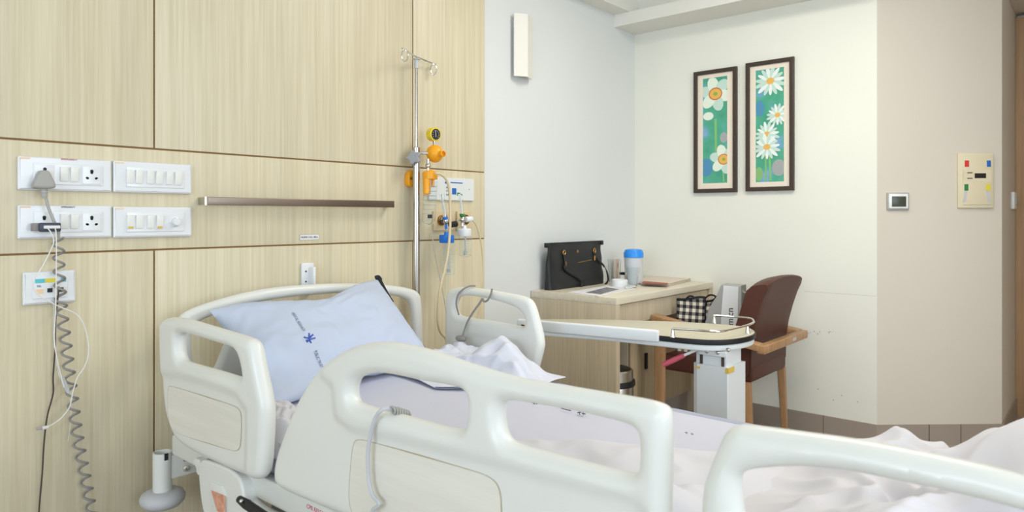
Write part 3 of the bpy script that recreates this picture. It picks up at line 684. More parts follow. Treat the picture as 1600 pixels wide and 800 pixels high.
MB().lathe([(.022, 0), (.033, .002), (.034, .03), (.028, .036), (.012, .042)], (cp.x, GY, jt.z - .002), (0, 0, 1), 30).build('jar_cap', 'yellow', t)
nb = on_y(666, 304, GY); MB().lathe([(.012, 0), (.0165, .004), (.018, .07)], (on_y(667, 300, GY).x, GY, nb.z), (0, 0, 1), 22).build('float_body', 'yellow', t)
MB().cyl((on_y(675, 300, GY).x, GY - .005, on_y(675, 292, GY).z), (on_y(675, 300, GY).x, GY - .005, jt.z), .007, 12).build('overflow_pipe', 'yellow', t)
jb = on_y(669, 352, GY)
jt2 = on_y(673, 284, GY); h = (jt2 - jb).length; axj = (jt2 - jb).normalized()
MB().lathe([(.012, 0), (.024, .008), (.029, .026), (.030, h), (.0285, h), (.0275, .026), (.02, .01), (0, .003)], jb, axj, 30).build('collection_jar', 'plasticclear', t)
mb = MB()
for k in range(7): mb.lathe([(.0302, 0), (.0304, .0006), (.0302, .0012)], jb + axj * (.05 + .02 * k), axj, 24)
mb.build('jar_rings', 'grey', t)
p = jb + axj * .035; MB().box((-.011, -.0306, -.004), (.009, -.0298, .012), Matrix.Translation(p) @ Matrix.Rotation(R(-30), 4, 'Z')).build('jar_print', 'print_dark', t, smooth=0)
cable('suction_hose', [(680, 271), (688, 272), (697, 280), (702, 295), (703.5, 325), (703, 360), (700, 395), (694, 425), (688, 450), (685, 475), (684, 500), (688, 518), (696, 528), (702, 540)], GY - .05, .006, 'tube', t)
cable('thin_tube', [(674, 352), (676, 375), (680, 400), (687, 432), (693, 462), (698, 495), (700, 520)], GY + .04, .0023, 'tubeclear', f1)
cable('oxygen_tube', [(737, 343), (744, 352), (750, 372), (754, 400), (755, 435), (753, 465), (748, 490), (742, 515), (738, 545)], GY + .02, .0035, 'tube', f2)
# small yellow bracket left of the pole
a = on_y(641, 266, D - .02); b = on_y(641, 292, D - .02)
t = thing('suction_bracket', (a.x, D, b.z), 'small yellow bracket on the panelling just left of the pole', 'bracket')
MB().plate(chaikin([(a.x - .018, b.z + .01), (a.x - .018, b.z + .05), (a.x - .004, a.z), (a.x + .024, a.z), (a.x + .024, b.z), (a.x - .006, b.z)], 2), [], .03, .004, XZ(D - .015)).build('mount', 'yellow', t, wn=True)
MB().lathe([(.006, 0), (.006, .002)], (a.x - .004, D - .03, (a.z + b.z) / 2), (0, -1, 0), 14).build('screw', 'brass', t)

# ------------------------------------------------------------------ the bed
BX0, BX1, BYH = .90, 2.0, 2.25
def lp(P, X, it=3):      # a loop on the plane X = const, as (-Y, z)
    out = []
    for p in P: q = on_x(p[0], p[1], X); out.append((-q.y, q.z))
    return [tuple(v) for v in chaikin(out, it)]
bed = thing('hospital_bed', ((BX0 + BX1) / 2, 1.1, 0), 'adjustable hospital bed with cream plastic side rails and headboard', 'hospital bed')
import numpy as np
from mathutils.geometry import delaunay_2d_cdt
def seg_dist(P, L):
    A = np.array(L, float); B = np.roll(A, -1, 0); d = B - A; l2 = (d ** 2).sum(1) + 1e-12
    out = np.full(len(P), 9.)
    for k in range(len(A)):
        t_ = np.clip(((P - A[k]) @ d[k]) / l2[k], 0, 1); q = A[k] + t_[:, None] * d[k]
        out = np.minimum(out, np.hypot(P[:, 0] - q[:, 0], P[:, 1] - q[:, 1]))
    return out
def inside(P, L):
    A = np.array(L, float); r = np.zeros(len(P), bool); j = len(A) - 1
    for i in range(len(A)):
        c_ = ((A[i, 1] > P[:, 1]) != (A[j, 1] > P[:, 1])) & (P[:, 0] < (A[j, 0] - A[i, 0]) * (P[:, 1] - A[i, 1]) / (A[j, 1] - A[i, 1] + 1e-12) + A[i, 0]); r ^= c_; j = i
    return r
def resample(l, step):
    out = []; k = len(l)
    for i in range(k):
        a, b = Vector(l[i]), Vector(l[(i + 1) % k]); m_ = max(1, round((b - a).length / step))
        out += [tuple(a.lerp(b, q / m_)) for q in range(m_)]
    return out
def relief(outer, wins, recess, T, P, fr, step=.011, soft=.014, edge=None):
    """moulded plate: half thickness T/2 on the bars, P/2 in the recessed panel, all edges rolled round"""
    e_ = edge or T / 2
    outer = resample(outer, .010); wins = [resample(w_, .008) for w_ in wins]
    loops = [outer] + wins
    A = np.array(outer); lo, hi = A.min(0), A.max(0)
    gx = np.arange(lo[0], hi[0], step); gy = np.arange(lo[1], hi[1], step * .87)
    G = np.array([(x + (step / 2 if k % 2 else 0), y) for k, y in enumerate(gy) for x in gx])
    m_ = inside(G, outer)
    for w_ in wins: m_ &= ~inside(G, w_)
    G = G[m_]; d = np.min([seg_dist(G, l) for l in loops], 0); G = G[d > e_ * 1.12]
    # rings following every edge
    R_ = []
    for li, l in enumerate(loops):
        ar = sum(l[i][0] * l[(i + 1) % len(l)][1] - l[(i + 1) % len(l)][0] * l[i][1] for i in range(len(l)))
        if (ar > 0) != (li == 0): l = l[::-1]
        k = len(l)
        for f in (.03, .13, .3, .52, .76, 1.0):
            for i in range(k):
                p0, p2 = Vector(l[i - 1]), Vector(l[(i + 1) % k]); tt = (p2 - p0).normalized(); q = Vector(l[i]) + Vector((-tt.y, tt.x)) * (e_ * f); R_.append((q.x, q.y, f * e_))
    R_ = np.array(R_); dd_ = np.min([seg_dist(R_[:, :2], l) for l in loops], 0); R_ = R_[dd_ > R_[:, 2] * .93][:, :2]
    bnd = [p for l in loops for p in l]; ed = []; o_ = 0
    for l in loops: ed += [(o_ + i, o_ + (i + 1) % len(l)) for i in range(len(l))]; o_ += len(l)
    pts_ = [Vector(p) for p in bnd] + [Vector(p) for p in R_] + [Vector(p) for p in G]
    V_, E_, F_, *_ = delaunay_2d_cdt(pts_, ed, [], 0, 1e-6)
    V2 = np.array([tuple(v) for v in V_]); C_ = np.array([V2[list(f)].mean(0) for f in F_])
    keep = inside(C_, outer)
    for w_ in wins: keep &= ~inside(C_, w_)
    dist = np.min([seg_dist(V2, l) for l in loops], 0); dist[dist < 1e-5] = 0
    h = np.full(len(V2), T / 2)
    if recess:
        sd = seg_dist(V2, recess) * np.where(inside(V2, recess), 1, -1); m2 = np.clip((sd + soft) / (2 * soft), 0, 1); m2 = m2 * m2 * (3 - 2 * m2)
        h = T / 2 + (P / 2 - T / 2) * m2
    q = np.clip(dist / e_, 0, 1); h = h * np.sqrt(np.clip(1 - (1 - q) ** 2, 0, 1))
    mb = MB(); bm = mb.bm; top = []; bot = []
    for k, v in enumerate(V2):
        a = bm.verts.new(fr @ Vector((v[0], v[1], h[k]))); top.append(a); bot.append(a if dist[k] == 0 else bm.verts.new(fr @ Vector((v[0], v[1], -h[k]))))
    for k, f in enumerate(F_):
        if not keep[k]: continue
        for L3, fl in ((top, 1), (bot, -1)):
            vv = [L3[i] for i in f]
            if len(set(vv)) < 3: continue
            try: bm.faces.new(vv[::fl])
            except ValueError: pass
    for v in [v for v in bm.verts if not v.link_faces]: bm.verts.remove(v)
    return mb
def rail(name, X, outer, recess, wins, inl, tb=.046, tp=.030):
    o = relief(lp(outer, X, 2), [lp(w_, X, 2) for w_ in wins], [(-on_x(a, b, X).y, on_x(a, b, X).z) for a, b in recess], tb, tp, YZ(X)).build(name, 'rail', bed, smooth=75)
    if inl:
        il = lp(inl, X, 3)
        MB().plate(il, [], .0008, 0, YZ(X - tp / 2 - .0004)).build('inlay_groove', M['inlay_edge'], o, smooth=0)
        c0 = sum((Vector(p) for p in il), Vector((0, 0))) / len(il)
        il2 = [tuple(c0 + (Vector(p) - c0) * (1 - .0022 / max((Vector(p) - c0).length, .01))) for p in il]
        MB().plate(il2, [], .0014, 0, YZ(X - tp / 2 - .0006)).build('laminate_inlay', 'inlay', o, smooth=0)
    return o
M['inlay_edge'] = mat('inlay_edge', '#a8997c', .7)
# head rail, near side
r1 = rail('head_side_rail', BX0,
     [(257, 520), (258, 500), (270, 495), (292, 497), (345, 513), (390, 526), (403, 533), (412, 580), (422, 625), (424, 650), (420, 735), (413, 748), (400, 747), (345, 724), (285, 694), (270, 668), (260, 625)],
     [(200, 575), (262, 583), (300, 588), (345, 602), (380, 616), (396, 640), (394, 735), (390, 800), (200, 760)],
     [[(283, 530), (285, 519), (300, 521), (345, 535), (372, 543), (382, 556), (388, 588), (384, 592), (345, 579), (296, 566), (285, 560)]],
     [(270, 602), (276, 601), (372, 630), (385, 638), (387, 652), (386, 695), (380, 703), (370, 702), (285, 676), (271, 662)])
# long middle rail, near side
zb2 = [(1050, 706), (1046, 905), (1030, 940), (960, 950), (650, 850), (540, 803), (456, 770), (436, 757)]
r2 = rail('centre_side_rail', BX0,
     [(432, 740), (436, 712), (449, 676), (467, 630), (492, 588), (522, 560), (550, 543), (580, 535), (604, 533.5), (632, 536), (670, 545), (719, 562), (800, 588), (870, 600), (966, 616), (1025, 626), (1046, 636), (1050, 656)] + zb2,
     [(380, 560), (440, 560), (505, 578), (530, 600), (536, 650), (560, 668), (640, 684), (700, 699), (780, 718), (860, 741), (960, 766), (1006, 778), (1018, 800), (1014, 900), (1010, 1020), (300, 1000)],
     [[(554, 622), (556, 600), (566, 587), (595, 581), (625, 585.5), (662, 594), (722, 603), (736, 613), (739, 630), (736, 664), (726, 673), (690, 665), (632, 648), (566, 632)],
      [(786, 655), (786, 630), (797, 623.5), (831, 628), (919, 644), (984, 660), (1000, 669), (1005, 687), (1004, 733), (993, 741), (950, 731), (856, 706), (803, 692), (790, 678)]],
     [(557, 720), (561, 690), (568, 682), (600, 690), (662, 706), (737, 728), (776, 740), (792, 758), (794, 800), (796, 850), (780, 870), (700, 850), (570, 808), (553, 790)])
# foot rail, near side
zb3 = [on_x(1600, 800, BX0)]
def ext(Y, z): return (Y, z)
def rail_foot():
    X = BX0
    top = [(1098, 770), (1112, 730), (1129, 688), (1138, 672), (1152, 664), (1166, 663), (1242, 673), (1340, 686), (1470, 711), (1600, 740)]
    pts = [(-on_x(a, b, X).y, on_x(a, b, X).z) for a, b in top]
    ztop = pts[-1][1]
    pts += [(.12, ztop - .03), (.22, ztop - .06), (.28, ztop - .14), (.29, .62), (.27, .56), (-.1, .55), (pts[0][0] - .0, .55)]
    hole = [(1157, 752), (1161, 738), (1178, 731), (1226, 727), (1275, 727), (1340, 735), (1405, 749), (1600, 791)]
    h = [(-on_x(a, b, X).y, on_x(a, b, X).z) for a, b in hole]
    zz = h[-1][1]; h += [(.1, zz - .03), (.18, zz - .06), (.2, zz - .11), (.15, .76), (-.2, .76), (-.36, .775), (h[0][0] + .005, .80)]
    sm = [tuple(v) for v in chaikin(pts, 3)]; hm = [tuple(v) for v in chaikin(h, 3)]
    return relief(sm, [hm], None, .050, .03, YZ(X), step=.014).build('foot_side_rail', 'rail', bed, smooth=75)
rail_foot()
# head rail, far side
rail('head_side_rail', BX1,
     [(698, 549), (699, 470), (702, 453), (715, 448), (750, 450), (791, 457), (822, 463), (833, 470), (840, 488), (851, 533), (849, 549), (839, 585), (832, 606), (810, 612), (700, 592)],
     [(714, 520), (770, 525), (814, 534), (824, 548), (822, 640), (700, 640)],
     [[(714, 480), (717, 463), (735, 461), (764, 466), (798, 475), (816, 485), (824, 497), (823, 509), (814, 510), (777, 502), (725, 495), (716, 490)]],
     [(740, 560), (748, 539), (800, 542), (818, 546), (822, 556), (822, 583), (790, 583), (745, 578)], tb=.042)
# headboard
def hpt(px, py): q = on_y(px, py, BYH); return (q.x, q.z)
ho = [hpt(*p) for p in [(276, 540), (276, 498), (290, 486), (320, 474), (375, 458), (430, 448), (485, 444), (545, 442), (600, 444), (640, 450), (654, 457), (657, 475), (659, 530)]]
ho += [(ho[-1][0], .58), (ho[-1][0] - .03, .50), (ho[0][0] + .03, .50), (ho[0][0], .56)]
hh = [hpt(*p) for p in [(296, 520), (302, 505), (340, 489), (385, 475), (440, 465), (490, 460), (545, 457), (600, 459), (632, 465), (641, 475), (645, 520)]]
hh += [hpt(*p) for p in [(646, 560), (560, 570), (440, 560), (400, 520), (375, 508), (358, 520), (346, 548), (332, 584), (302, 590)]]
relief([tuple(v) for v in chaikin(ho, 3)], [[tuple(v) for v in chaikin(hh, 3)]], None, .04, .03, XZ(BYH), step=.02).build('headboard', 'bed', bed, smooth=75)
# frame, platform, base
for x in (.925, 1.935):
    MB().box((x, -.3, .475), (x + .035, 2.17, .535), bev=.006).build('side_beam', 'bed', bed)
MB().box((.96, -.28, .50), (1.935, 2.15, .535), bev=.004).build('mattress_platform', 'bed', bed)
MB().box((1.1, .0, .16), (1.16, 2.0, .22), bev=.006).box((1.74, .0, .16), (1.8, 2.0, .22), bev=.006).box((1.1, .0, .16), (1.8, .08, .22), bev=.006).box((1.1, 1.92, .16), (1.8, 2.0, .22), bev=.006).build('base_frame', 'bed', bed)
for y in (.35, 1.65): MB().box((1.35, y - .06, .2), (1.55, y + .06, .505), bev=.01).build('lift_column', 'bed', bed)
for x in (1.13, 1.77):
    for y in (.04, 1.96):
        MB().lathe([(.05, -.018), (.062, -.014), (.062, .014), (.05, .018)], (x, y, .062), (1, 0, 0), 24).box((x - .03, y - .02, .1), (x + .03, y + .02, .17), bev=.004).build('caster', 'lgrey', bed)
text('release_print', 'CPR RELEASE', .0145, 'print_red', on_x(479, 790.5, .9248) + Vector((0, 0, .0)), (0, -1, 0), (0, 0, 1), bed)
# bumper at the head corner
bc_ = on_y(254, 706, 2.245); bz = on_y(254, 768, 2.245).z
MB().lathe([(.028, 0), (.028, bc_.z - bz), (.024, bc_.z - bz), (.0235, bc_.z - bz - .03), (0, bc_.z - bz - .03)], (bc_.x, 2.245, bz), n=28).build('bumper_post', 'bed', bed)
w_ = MB(); w_.box((bc_.x - .006, 2.217, bc_.z - .02), (bc_.x + .006, 2.222, bc_.z)).build('post_slot', 'print_dark', bed)
MB().lathe([(.03, -.006), (.052, .0), (.064, .014), (.066, .026), (.06, .038), (.045, .046), (.028, .047)], (bc_.x - .0, 2.245, bz - .042), n=36).build('bumper_wheel', 'lgrey', bed, smooth=60)
q1 = on_x(268, 710, bc_.x + .02); 
MB().box((bc_.x + .01, 2.225, bc_.z - .085), (BX0 + .2, 2.231, bc_.z - .012), bev=.001).build('bumper_arm', 'bed', bed)
for zz in (bc_.z - .032, bc_.z - .064):
    b_ = on_y(291, 715, 2.22); MB().lathe([(.0105, 0), (.0105, .004), (.006, .009), (0, .0095)], (b_.x, 2.225, zz), (0, -1, 0), 6).build('bolt', 'chrome', bed)
# rail hinge housing with sticker
X = BX0 + .02
def xy(P, X_): return [(-on_x(a, b, X_).y, on_x(a, b, X_).z) for a, b in P]
o = MB().plate([tuple(v) for v in chaikin(xy([(324, 715), (338, 715), (388, 735), (396, 780), (410, 850), (350, 850), (330, 800), (323, 745)], X), 2)], [], .05, .008, YZ(X)).build('rail_housing', 'bed', bed, wn=True)
MB().plate([tuple(v) for v in chaikin(xy([(326, 750), (354, 762), (353, 815), (334, 806)], X - .026), 1)], [], .006, .001, YZ(X - .026)).build('sticker_frame', 'rail', o)
MB().plate(xy([(330, 766), (352, 775), (352, 806), (339, 798)], X - .030), [], .001, 0, YZ(X - .030)).build('warning_sticker', 'orange_sticker', o, smooth=0)
MB().plate([tuple(v) for v in chaikin(xy([(309, 713), (322, 717), (323, 742), (315, 740), (314, 727), (309, 724)], X), 1)], [], .03, .003, YZ(X)).build('housing_hook', 'bed', bed)
arm = smoothpath([on_x(388, 738, .93), on_x(390, 758, .93), on_x(396, 778, .93), on_x(412, 796, .93), on_x(440, 812, .93), on_x(470, 825, .93)], 8)
MB().tube(arm, .013, 14).build('rail_arm', 'bed', bed)
MB().tube([on_x(374, 780, .875), on_x(384, 787, .875), on_x(400, 798, .875), on_x(430, 818, .875)], [.009, .012, .012, .012], 14).build('release_lever', 'black', bed)
b_ = on_x(377, 783, .862); MB().ball(b_, .005).build('bolt', 'chrome', bed)
MB().tube(smoothpath([on_x(377, 742, .91), on_x(378, 757, .91), on_x(384, 772, .91), on_x(392, 785, .91)], 6), .003, 6).build('brake_cable', 'black', bed)
MB().tube([on_x(430, 790, .97), on_x(455, 800, .97), on_x(520, 830, .97)], .012, 10).build('drive_motor', 'cordgrey', bed)

# ------------------------------------------------------------------ mattress with fitted sheet
MT = .62
def head_rise(y): return .035 * max(0, min(1, (y - 1.25) / .8)) ** 1
def mtop(u, v):
    x = .955 + u * (1.925 - .955); y = -.27 + v * (2.17 + .27)
    edge = min(u, 1 - u, v * 2.5, (1 - v) * 2.5)
    z = MT + head_rise(y) - .03 * max(0, 1 - edge / .04) ** 2
    z += .0035 * noise.noise(Vector((x * 4 + y * 1.5, y * 3, 0))) + .006 * noise.noise(Vector((x * 2, y * 2, 5)))
    z += .004 * max(0, noise.noise(Vector((x * 9 - y * 2.5, y * 2.2, 3)))) 
    return Vector((x, y, z))
NU, NV = 60, 130
mb = MB(); bm = mb.bm
vs_ = [[bm.verts.new(mtop(i / NU, j / NV)) for i in range(NU + 1)] for j in range(NV + 1)]
for j in range(NV):
    for i in range(NU): bm.faces.new((vs_[j][i], vs_[j][i + 1], vs_[j + 1][i + 1], vs_[j + 1][i]))
ring = [vs_[0][i] for i in range(NU)] + [vs_[j][NU] for j in range(NV)] + [vs_[NV][i] for i in range(NU, 0, -1)] + [vs_[j][0] for j in range(NV, 0, -1)]
prev = ring
cen = Vector((1.44, .95, 0))
for (dz, ex) in ((.006, .012), (.03, .016), (.06, .014), (.075, .004), (.0855, -.02)):
    nr = []
    for v in ring:
        d = Vector((v.co.x - cen.x, 0, 0)); sx_ = 0; sy_ = 0
        if v.co.x < .956: sx_ = -1
        if v.co.x > 1.924: sx_ = 1
        if v.co.y < -.269: sy_ = -1
        if v.co.y > 2.169: sy_ = 1
        nr.append(bm.verts.new((v.co.x + sx_ * ex, v.co.y + sy_ * ex, max(.536, MT - .0 - dz + head_rise(v.co.y) * (1 if dz < .07 else 0) + .003 * noise.noise(v.co * 9 + Vector((0, 0, dz * 60)))))))
    k = len(ring)
    for i in range(k): bm.faces.new((prev[i], prev[(i + 1) % k], nr[(i + 1) % k], nr[i]))
    prev = nr
bm.faces.new(prev)
mt = tag(mb.build('mattress', 'sheet', smooth=70), 'thin mattress under a tight lavender-white sheet on the hospital bed', 'mattress')
def on_mat(px, py, dz=.004): 
    p = on_z(px, py, MT + .004); return p
for s, px, py in (('Y?', 834, 629), ('fl.', 908, 648), ('..', 1080, 680)):
    pass
def matmark(strokes):
    mb = MB()
    for a, b in strokes:
        p, q = on_z(a[0], a[1], MT + .002), on_z(b[0], b[1], MT + .002)
        for pp in (p, q): pp.z = MT + .006
        mb.tube([p, q], .0014, 5)
    return mb.build('laundry_mark', 'print_ink', mt)
for grp in ([((832, 630), (835, 633)), ((835, 628), (839, 633)), ((840, 630), (843, 631))], [((902, 647), (908, 646)), ((905, 645), (906, 650)), ((909, 648), (915, 649)), ((911, 646), (912, 650))],
            [((985, 662), (988, 663))], [((1071, 678), (1074, 679))], [((1080, 680), (1083, 681))], [((877, 640), (892, 644))]): matmark(grp)

# ------------------------------------------------------------------ pillow
TL, TR, BR, BL = on_y(328, 487, 2.12), on_y(590, 436, 2.14), on_z(677, 562, .675), on_z(424, 640, .66)
nP = (TR - TL).cross(BL - TL).normalized()
if nP.y > 0: nP = -nP
def pil(u, v, side):
    p = (TL * (1 - u) + TR * u) * (1 - v) + (BL * (1 - u) + BR * u) * v
    a, b = 2 * u - 1, 2 * v - 1
    # edges bow in, corners stay out
    cen_ = (TL + TR + BL + BR) / 4
    bow = .028 * ((1 - a * a) * abs(b) ** 3 + .55 * (1 - b * b) * abs(a) ** 3); p = p + (cen_ - p).normalized() * bow * (0 if v < .02 and 0 else 1)
    p = p + (BL + BR - TL - TR).normalized() * (.040 * math.exp(-((u - .55) / .22) ** 2) * max(0, 1 - v * 1.6) - .012 * math.exp(-((u - .1) / .12) ** 2) * max(0, 1 - v * 2))
    h = ((1 - abs(a) ** 2.6) * (1 - abs(b) ** 2.6)); h = max(h, 0) ** .55 * .085
    wr = .016 * noise.noise(Vector((u * 3.2 + v * 2, v * 3 - u, side))) + .011 * abs(noise.noise(Vector((u * 9 + v * 7, v * 4 - u * 5, 7 + side))))
    cr = .0035 * math.sin(u * 18 + v * 9 + 3 * noise.noise(Vector((u * 3, v * 3, 1)))) * (max(0, b) * .9 + max(0, -b) * .3) 
    e = min(1, (1 - abs(a)) * 7) * min(1, (1 - abs(b)) * 7)
    return p + nP * (side * (h + (wr + cr) * e))
mb = MB(); mb.grid(lambda u, v: pil(u, v, 1), 70, 50); mb.grid(lambda u, v: pil(u, v, -1), 70, 50)
plw = tag(mb.build('pillow', 'pillow', merge=True, smooth=80), 'large pale blue-white pillow with printed laundry marks, propped at the head of the bed', 'pillow')
edge = [pil(1, v / 30, 1) + Vector((.002, -.004, 0)) for v in range(31)]
MB().tube(edge, .0035, 6).build('dark_edging', 'blackcloth', plw)
edge = [pil(u / 40, 1, 1) for u in range(8, 41)]
MB().tube(edge, .002, 5).build('hem_piping', 'print_ink', plw)
tr = pil(1, 0, 1)
MB().tube(smoothpath([tr + Vector((-.008, .004, .004)), tr + Vector((.004, .0, .006)), tr + Vector((.012, -.006, -.012)), tr + Vector((.026, -.02, -.05)), tr + Vector((.04, -.04, -.09))], 6), [.004] + [.009] * 10 + [.006] * 14, 10).build('corner_tie', 'blackcloth', plw)
# printed writing on the pillow, following its surface
def pil_uv(px, py):
    best = None
    for i in range(61):
        for j in range(61):
            p = pil(i / 60, j / 60, 1) - EYE; dp = p.dot(FW); x = 800 + F * p.dot(RT) / dp; y = H0 - F * p.z / dp
            d = (x - px) ** 2 + (y - py) ** 2
            if best is None or d < best[0]: best = (d, i / 60, j / 60)
    return best[1], best[2]
def pil_text(s, a, b, size, m):
    ua, ub = Vector(pil_uv(*a)), Vector(pil_uv(*b)); SX = Vector(((TR - TL).length, (BL - TL).length)); 
    d = Vector(((ub.x - ua.x) * SX.x, (ub.y - ua.y) * SX.y)); L2 = d.length; d.normalize(); nrm_ = Vector((d.y, -d.x))
    c = bpy.data.curves.new('t', 'FONT'); c.body = s; c.size = size; c.align_y = 'CENTER'; c.resolution_u = 2
    to = bpy.data.objects.new('t', c); COL.objects.link(to); me = bpy.data.meshes.new_from_object(to.evaluated_get(bpy.context.evaluated_depsgraph_get())); bpy.data.objects.remove(to)
    xs = [v.co.x for v in me.vertices]; k = L2 / max(max(xs), 1e-3)
    def pr(p):
        q = Vector((ua.x * SX.x, ua.y * SX.y)) + d * (p.x * k) + nrm_ * p.y
        return pil(q.x / SX.x, q.y / SX.y, 1) + nP * .0025
    mb = MB(); mb._add([pr(v.co) for v in me.vertices], [tuple(p.vertices) for p in me.polygons]); mb.build('pillow_print', m, plw, smooth=0)
pil_text('MEDICAL RESEARCH', (457, 489), (477, 517), .013, 'print_ink')
pil_text('PUBLIC TRUST', (491, 549), (504, 574), .015, 'print_ink')
pil_text('HOSPITAL', (437, 479), (452, 481), .012, 'print_ink')
def pil_strokes(S, r, m):
    mb = MB()
    for st in S: mb.tube([pil(*pil_uv(*p), 1) + nP * .001 for p in st], r, 6)
    mb.build('pillow_emblem', m, plw)
pil_strokes([[(473.5, 526.5), (481, 528), (490, 524)], [(482, 521.5), (483, 530), (480, 536)], [(476, 532.5), (484, 530.5), (492.5, 529.5)], [(484, 530), (487, 536)], [(480, 529), (486, 527)]], .0026, 'print_navy')

# ------------------------------------------------------------------ loose linen
def cloth(name, f, nu, nv, m, label, cat, thick=.003, sub=1):
    o = MB().grid(f, nu, nv).build(name, m, smooth=80, solid=thick, sub=sub); return tag(o, label, cat)
def ridges(x, y, s, seed):
    w1 = Vector((noise.noise(Vector((x * s, y * s, seed))), noise.noise(Vector((x * s + 9, y * s, seed)))))
    n1 = 1 - abs(noise.noise(Vector((x * s * 1.7 + w1.x * 1.6, y * s * 1.7 + w1.y * 1.6, seed + 3)))) * 2
    n2 = 1 - abs(noise.noise(Vector((x * s * 3.5 + w1.y * 2, y * s * 3.5, seed + 6)))) * 2
    return n1 * .7 + n2 * .3
# blanket heaped at the foot of the bed
def heap(u, v):
    x = .985 + u * .93; y = -.24 + v * .84
    def hump(cx, cy, rx, ry, h): return h * math.exp(-((x - cx) / rx) ** 2 - ((y - cy) / ry) ** 2)
    z = hump(1.70, .40, .15, .10, .07) + hump(1.58, .10, .28, .15, .128) + hump(1.75, .0, .2, .12, .07) + hump(1.18, .20, .18, .22, .075) + hump(1.15, -.05, .2, .15, .10) + hump(1.40, .42, .2, .10, .03)
    e = min(1, min(u, 1 - u) * 9) * min(1, min(v * 9, (1 - v) * 3.2))
    z = z * e + (ridges(x, y, 2.6, 2) * .062 - .010) * e
    xw = x + .03 * noise.noise(Vector((x * 3, y * 4, 8))) * (1 - e); yw = y + .07 * noise.noise(Vector((x * 3.3, 2, 4))) * v
    return Vector((xw, yw, MT + .004 + .008 * e + max(z, 0)))
cloth('blanket', heap, 110, 110, 'sheet2', 'crumpled white blanket heaped at the foot end of the bed', 'blanket')
def cover(u, v):
    y = .54 + v * .68; xr = 1.80 - (y - .42) * .62; x = .962 + u * (xr - .962)
    e = min(1, min(u * 9, (1 - u) * 6)) * min(1, min(v, 1 - v) * 7)
    fold = .030 * math.exp(-((x - (1.02 + .35 * (1.15 - y))) / .045) ** 2) + .018 * math.exp(-((x - (1.62 - .75 * y)) / .03) ** 2)
    return Vector((x + .012 * noise.noise(Vector((y * 5, u, 3))), y + .02 * noise.noise(Vector((x * 5, 1, v))), MT + .007 + e * (.006 + fold + .034 * max(0, ridges(x, y * .6, 3.2, 31)))))
cloth('top_sheet', cover, 60, 90, 'sheet2', 'rumpled cream-white top sheet lying along the near side of the mattress, behind the centre rail', 'sheet')
# gown bundle by the far head rail
def gown(u, v):
    x = 1.72 + u * .24; y = 1.44 + v * .58
    def hump(cx, cy, rx, ry, h): return h * math.exp(-((x - cx) / rx) ** 2 - ((y - cy) / ry) ** 2)
    z = hump(1.85, 1.66, .09, .10, .095) + hump(1.86, 1.90, .08, .10, .03) + hump(1.80, 1.56, .10, .08, .03)
    e = min(1, min(u, 1 - u) * 5) * min(1, min(v, 1 - v) * 6)
    z = z * e + ridges(x * 1.4, y, 4.5, 11) * .034 * e
    x2 = x + .05 * noise.noise(Vector((1, y * 5, 3))) * (1 - u) + .02 * noise.noise(Vector((x * 6, y * 6, 1)))
    return Vector((x2, y + .03 * noise.noise(Vector((x * 7, y * 3, 9))), MT + head_rise(y) + .012 + max(z, .0)))
cloth('patient_gown', gown, 60, 90, 'towel', 'crumpled white linen gown piled beside the far head rail', 'linen')
# flat draw sheet edge under the pillow corner
def draw(u, v):
    x = 1.54 + u * .36 + .02 * math.sin(v * 3); y = 1.66 + v * .30 - .09 * math.sin(u * 3.1) - .10 * u
    return Vector((x, y, MT + head_rise(y) + .009 + .006 * noise.noise(Vector((x * 7, y * 7, 2)))))
ds = cloth('towel', draw, 24, 24, 'towel', 'flat white cloth with a dark stitched edge, lying beyond the pillow corner', 'towel', .003)
MB().tube([draw(u / 24, 0) + Vector((0, -.002, .003)) for u in range(25)], .0018, 5).build('stitched_edge', 'print_ink', ds)
# small crumple at the near lower corner of the pillow
def crump(u, v):
    x = .93 + u * .13; y = 1.56 + v * .26; e = min(1, min(u, 1 - u) * 4) * min(1, min(v, 1 - v) * 4)
    return Vector((x + .01 * noise.noise(Vector((y * 20, u * 3, 1))), y, MT + .025 + e * (.032 + .028 * ridges(x * 2, y * 2, 6, 21)) - .055 * max(0, 1 - u * 3.5) ** 1.5 * 1))
cloth('pillow_cover', crump, 30, 40, 'sheet2', 'small bunched white cloth showing between the two near side rails', 'linen')

# cable looped over the near centre rail
Pn = [(640, 648, .93), (625, 645, .915), (612, 640, .89), (597, 640, .868), (586, 655, .866), (579, 680, .866), (575, 705, .866), (575, 730, .866), (577, 755, .866), (583, 775, .866), (592, 785, .866), (590, 792, .866), (582, 800, .866), (580, 840, .868)]
t = thing('call_bell_cord', on_x(584, 700, .868), 'thin grey cord hooked over the near centre rail and hanging down outside', 'cord')
MB().tube(smoothpath([on_x(*p) for p in Pn], 8), .0042, 8).build('cord', 'lgrey', t)
q = [on_x(612, 640, .885), on_x(640, 648, .925)]
mb = MB(); hh_ = []
for k in range(60): 
    s = k / 59; a = s * 2 * math.pi * 7; hh_.append(q[0] * (1 - s) + q[1] * s + Vector((0, math.cos(a) * .007, math.sin(a) * .007)))
mb.tube(hh_, .0022, 6).build('cord_spring', 'grey', t)
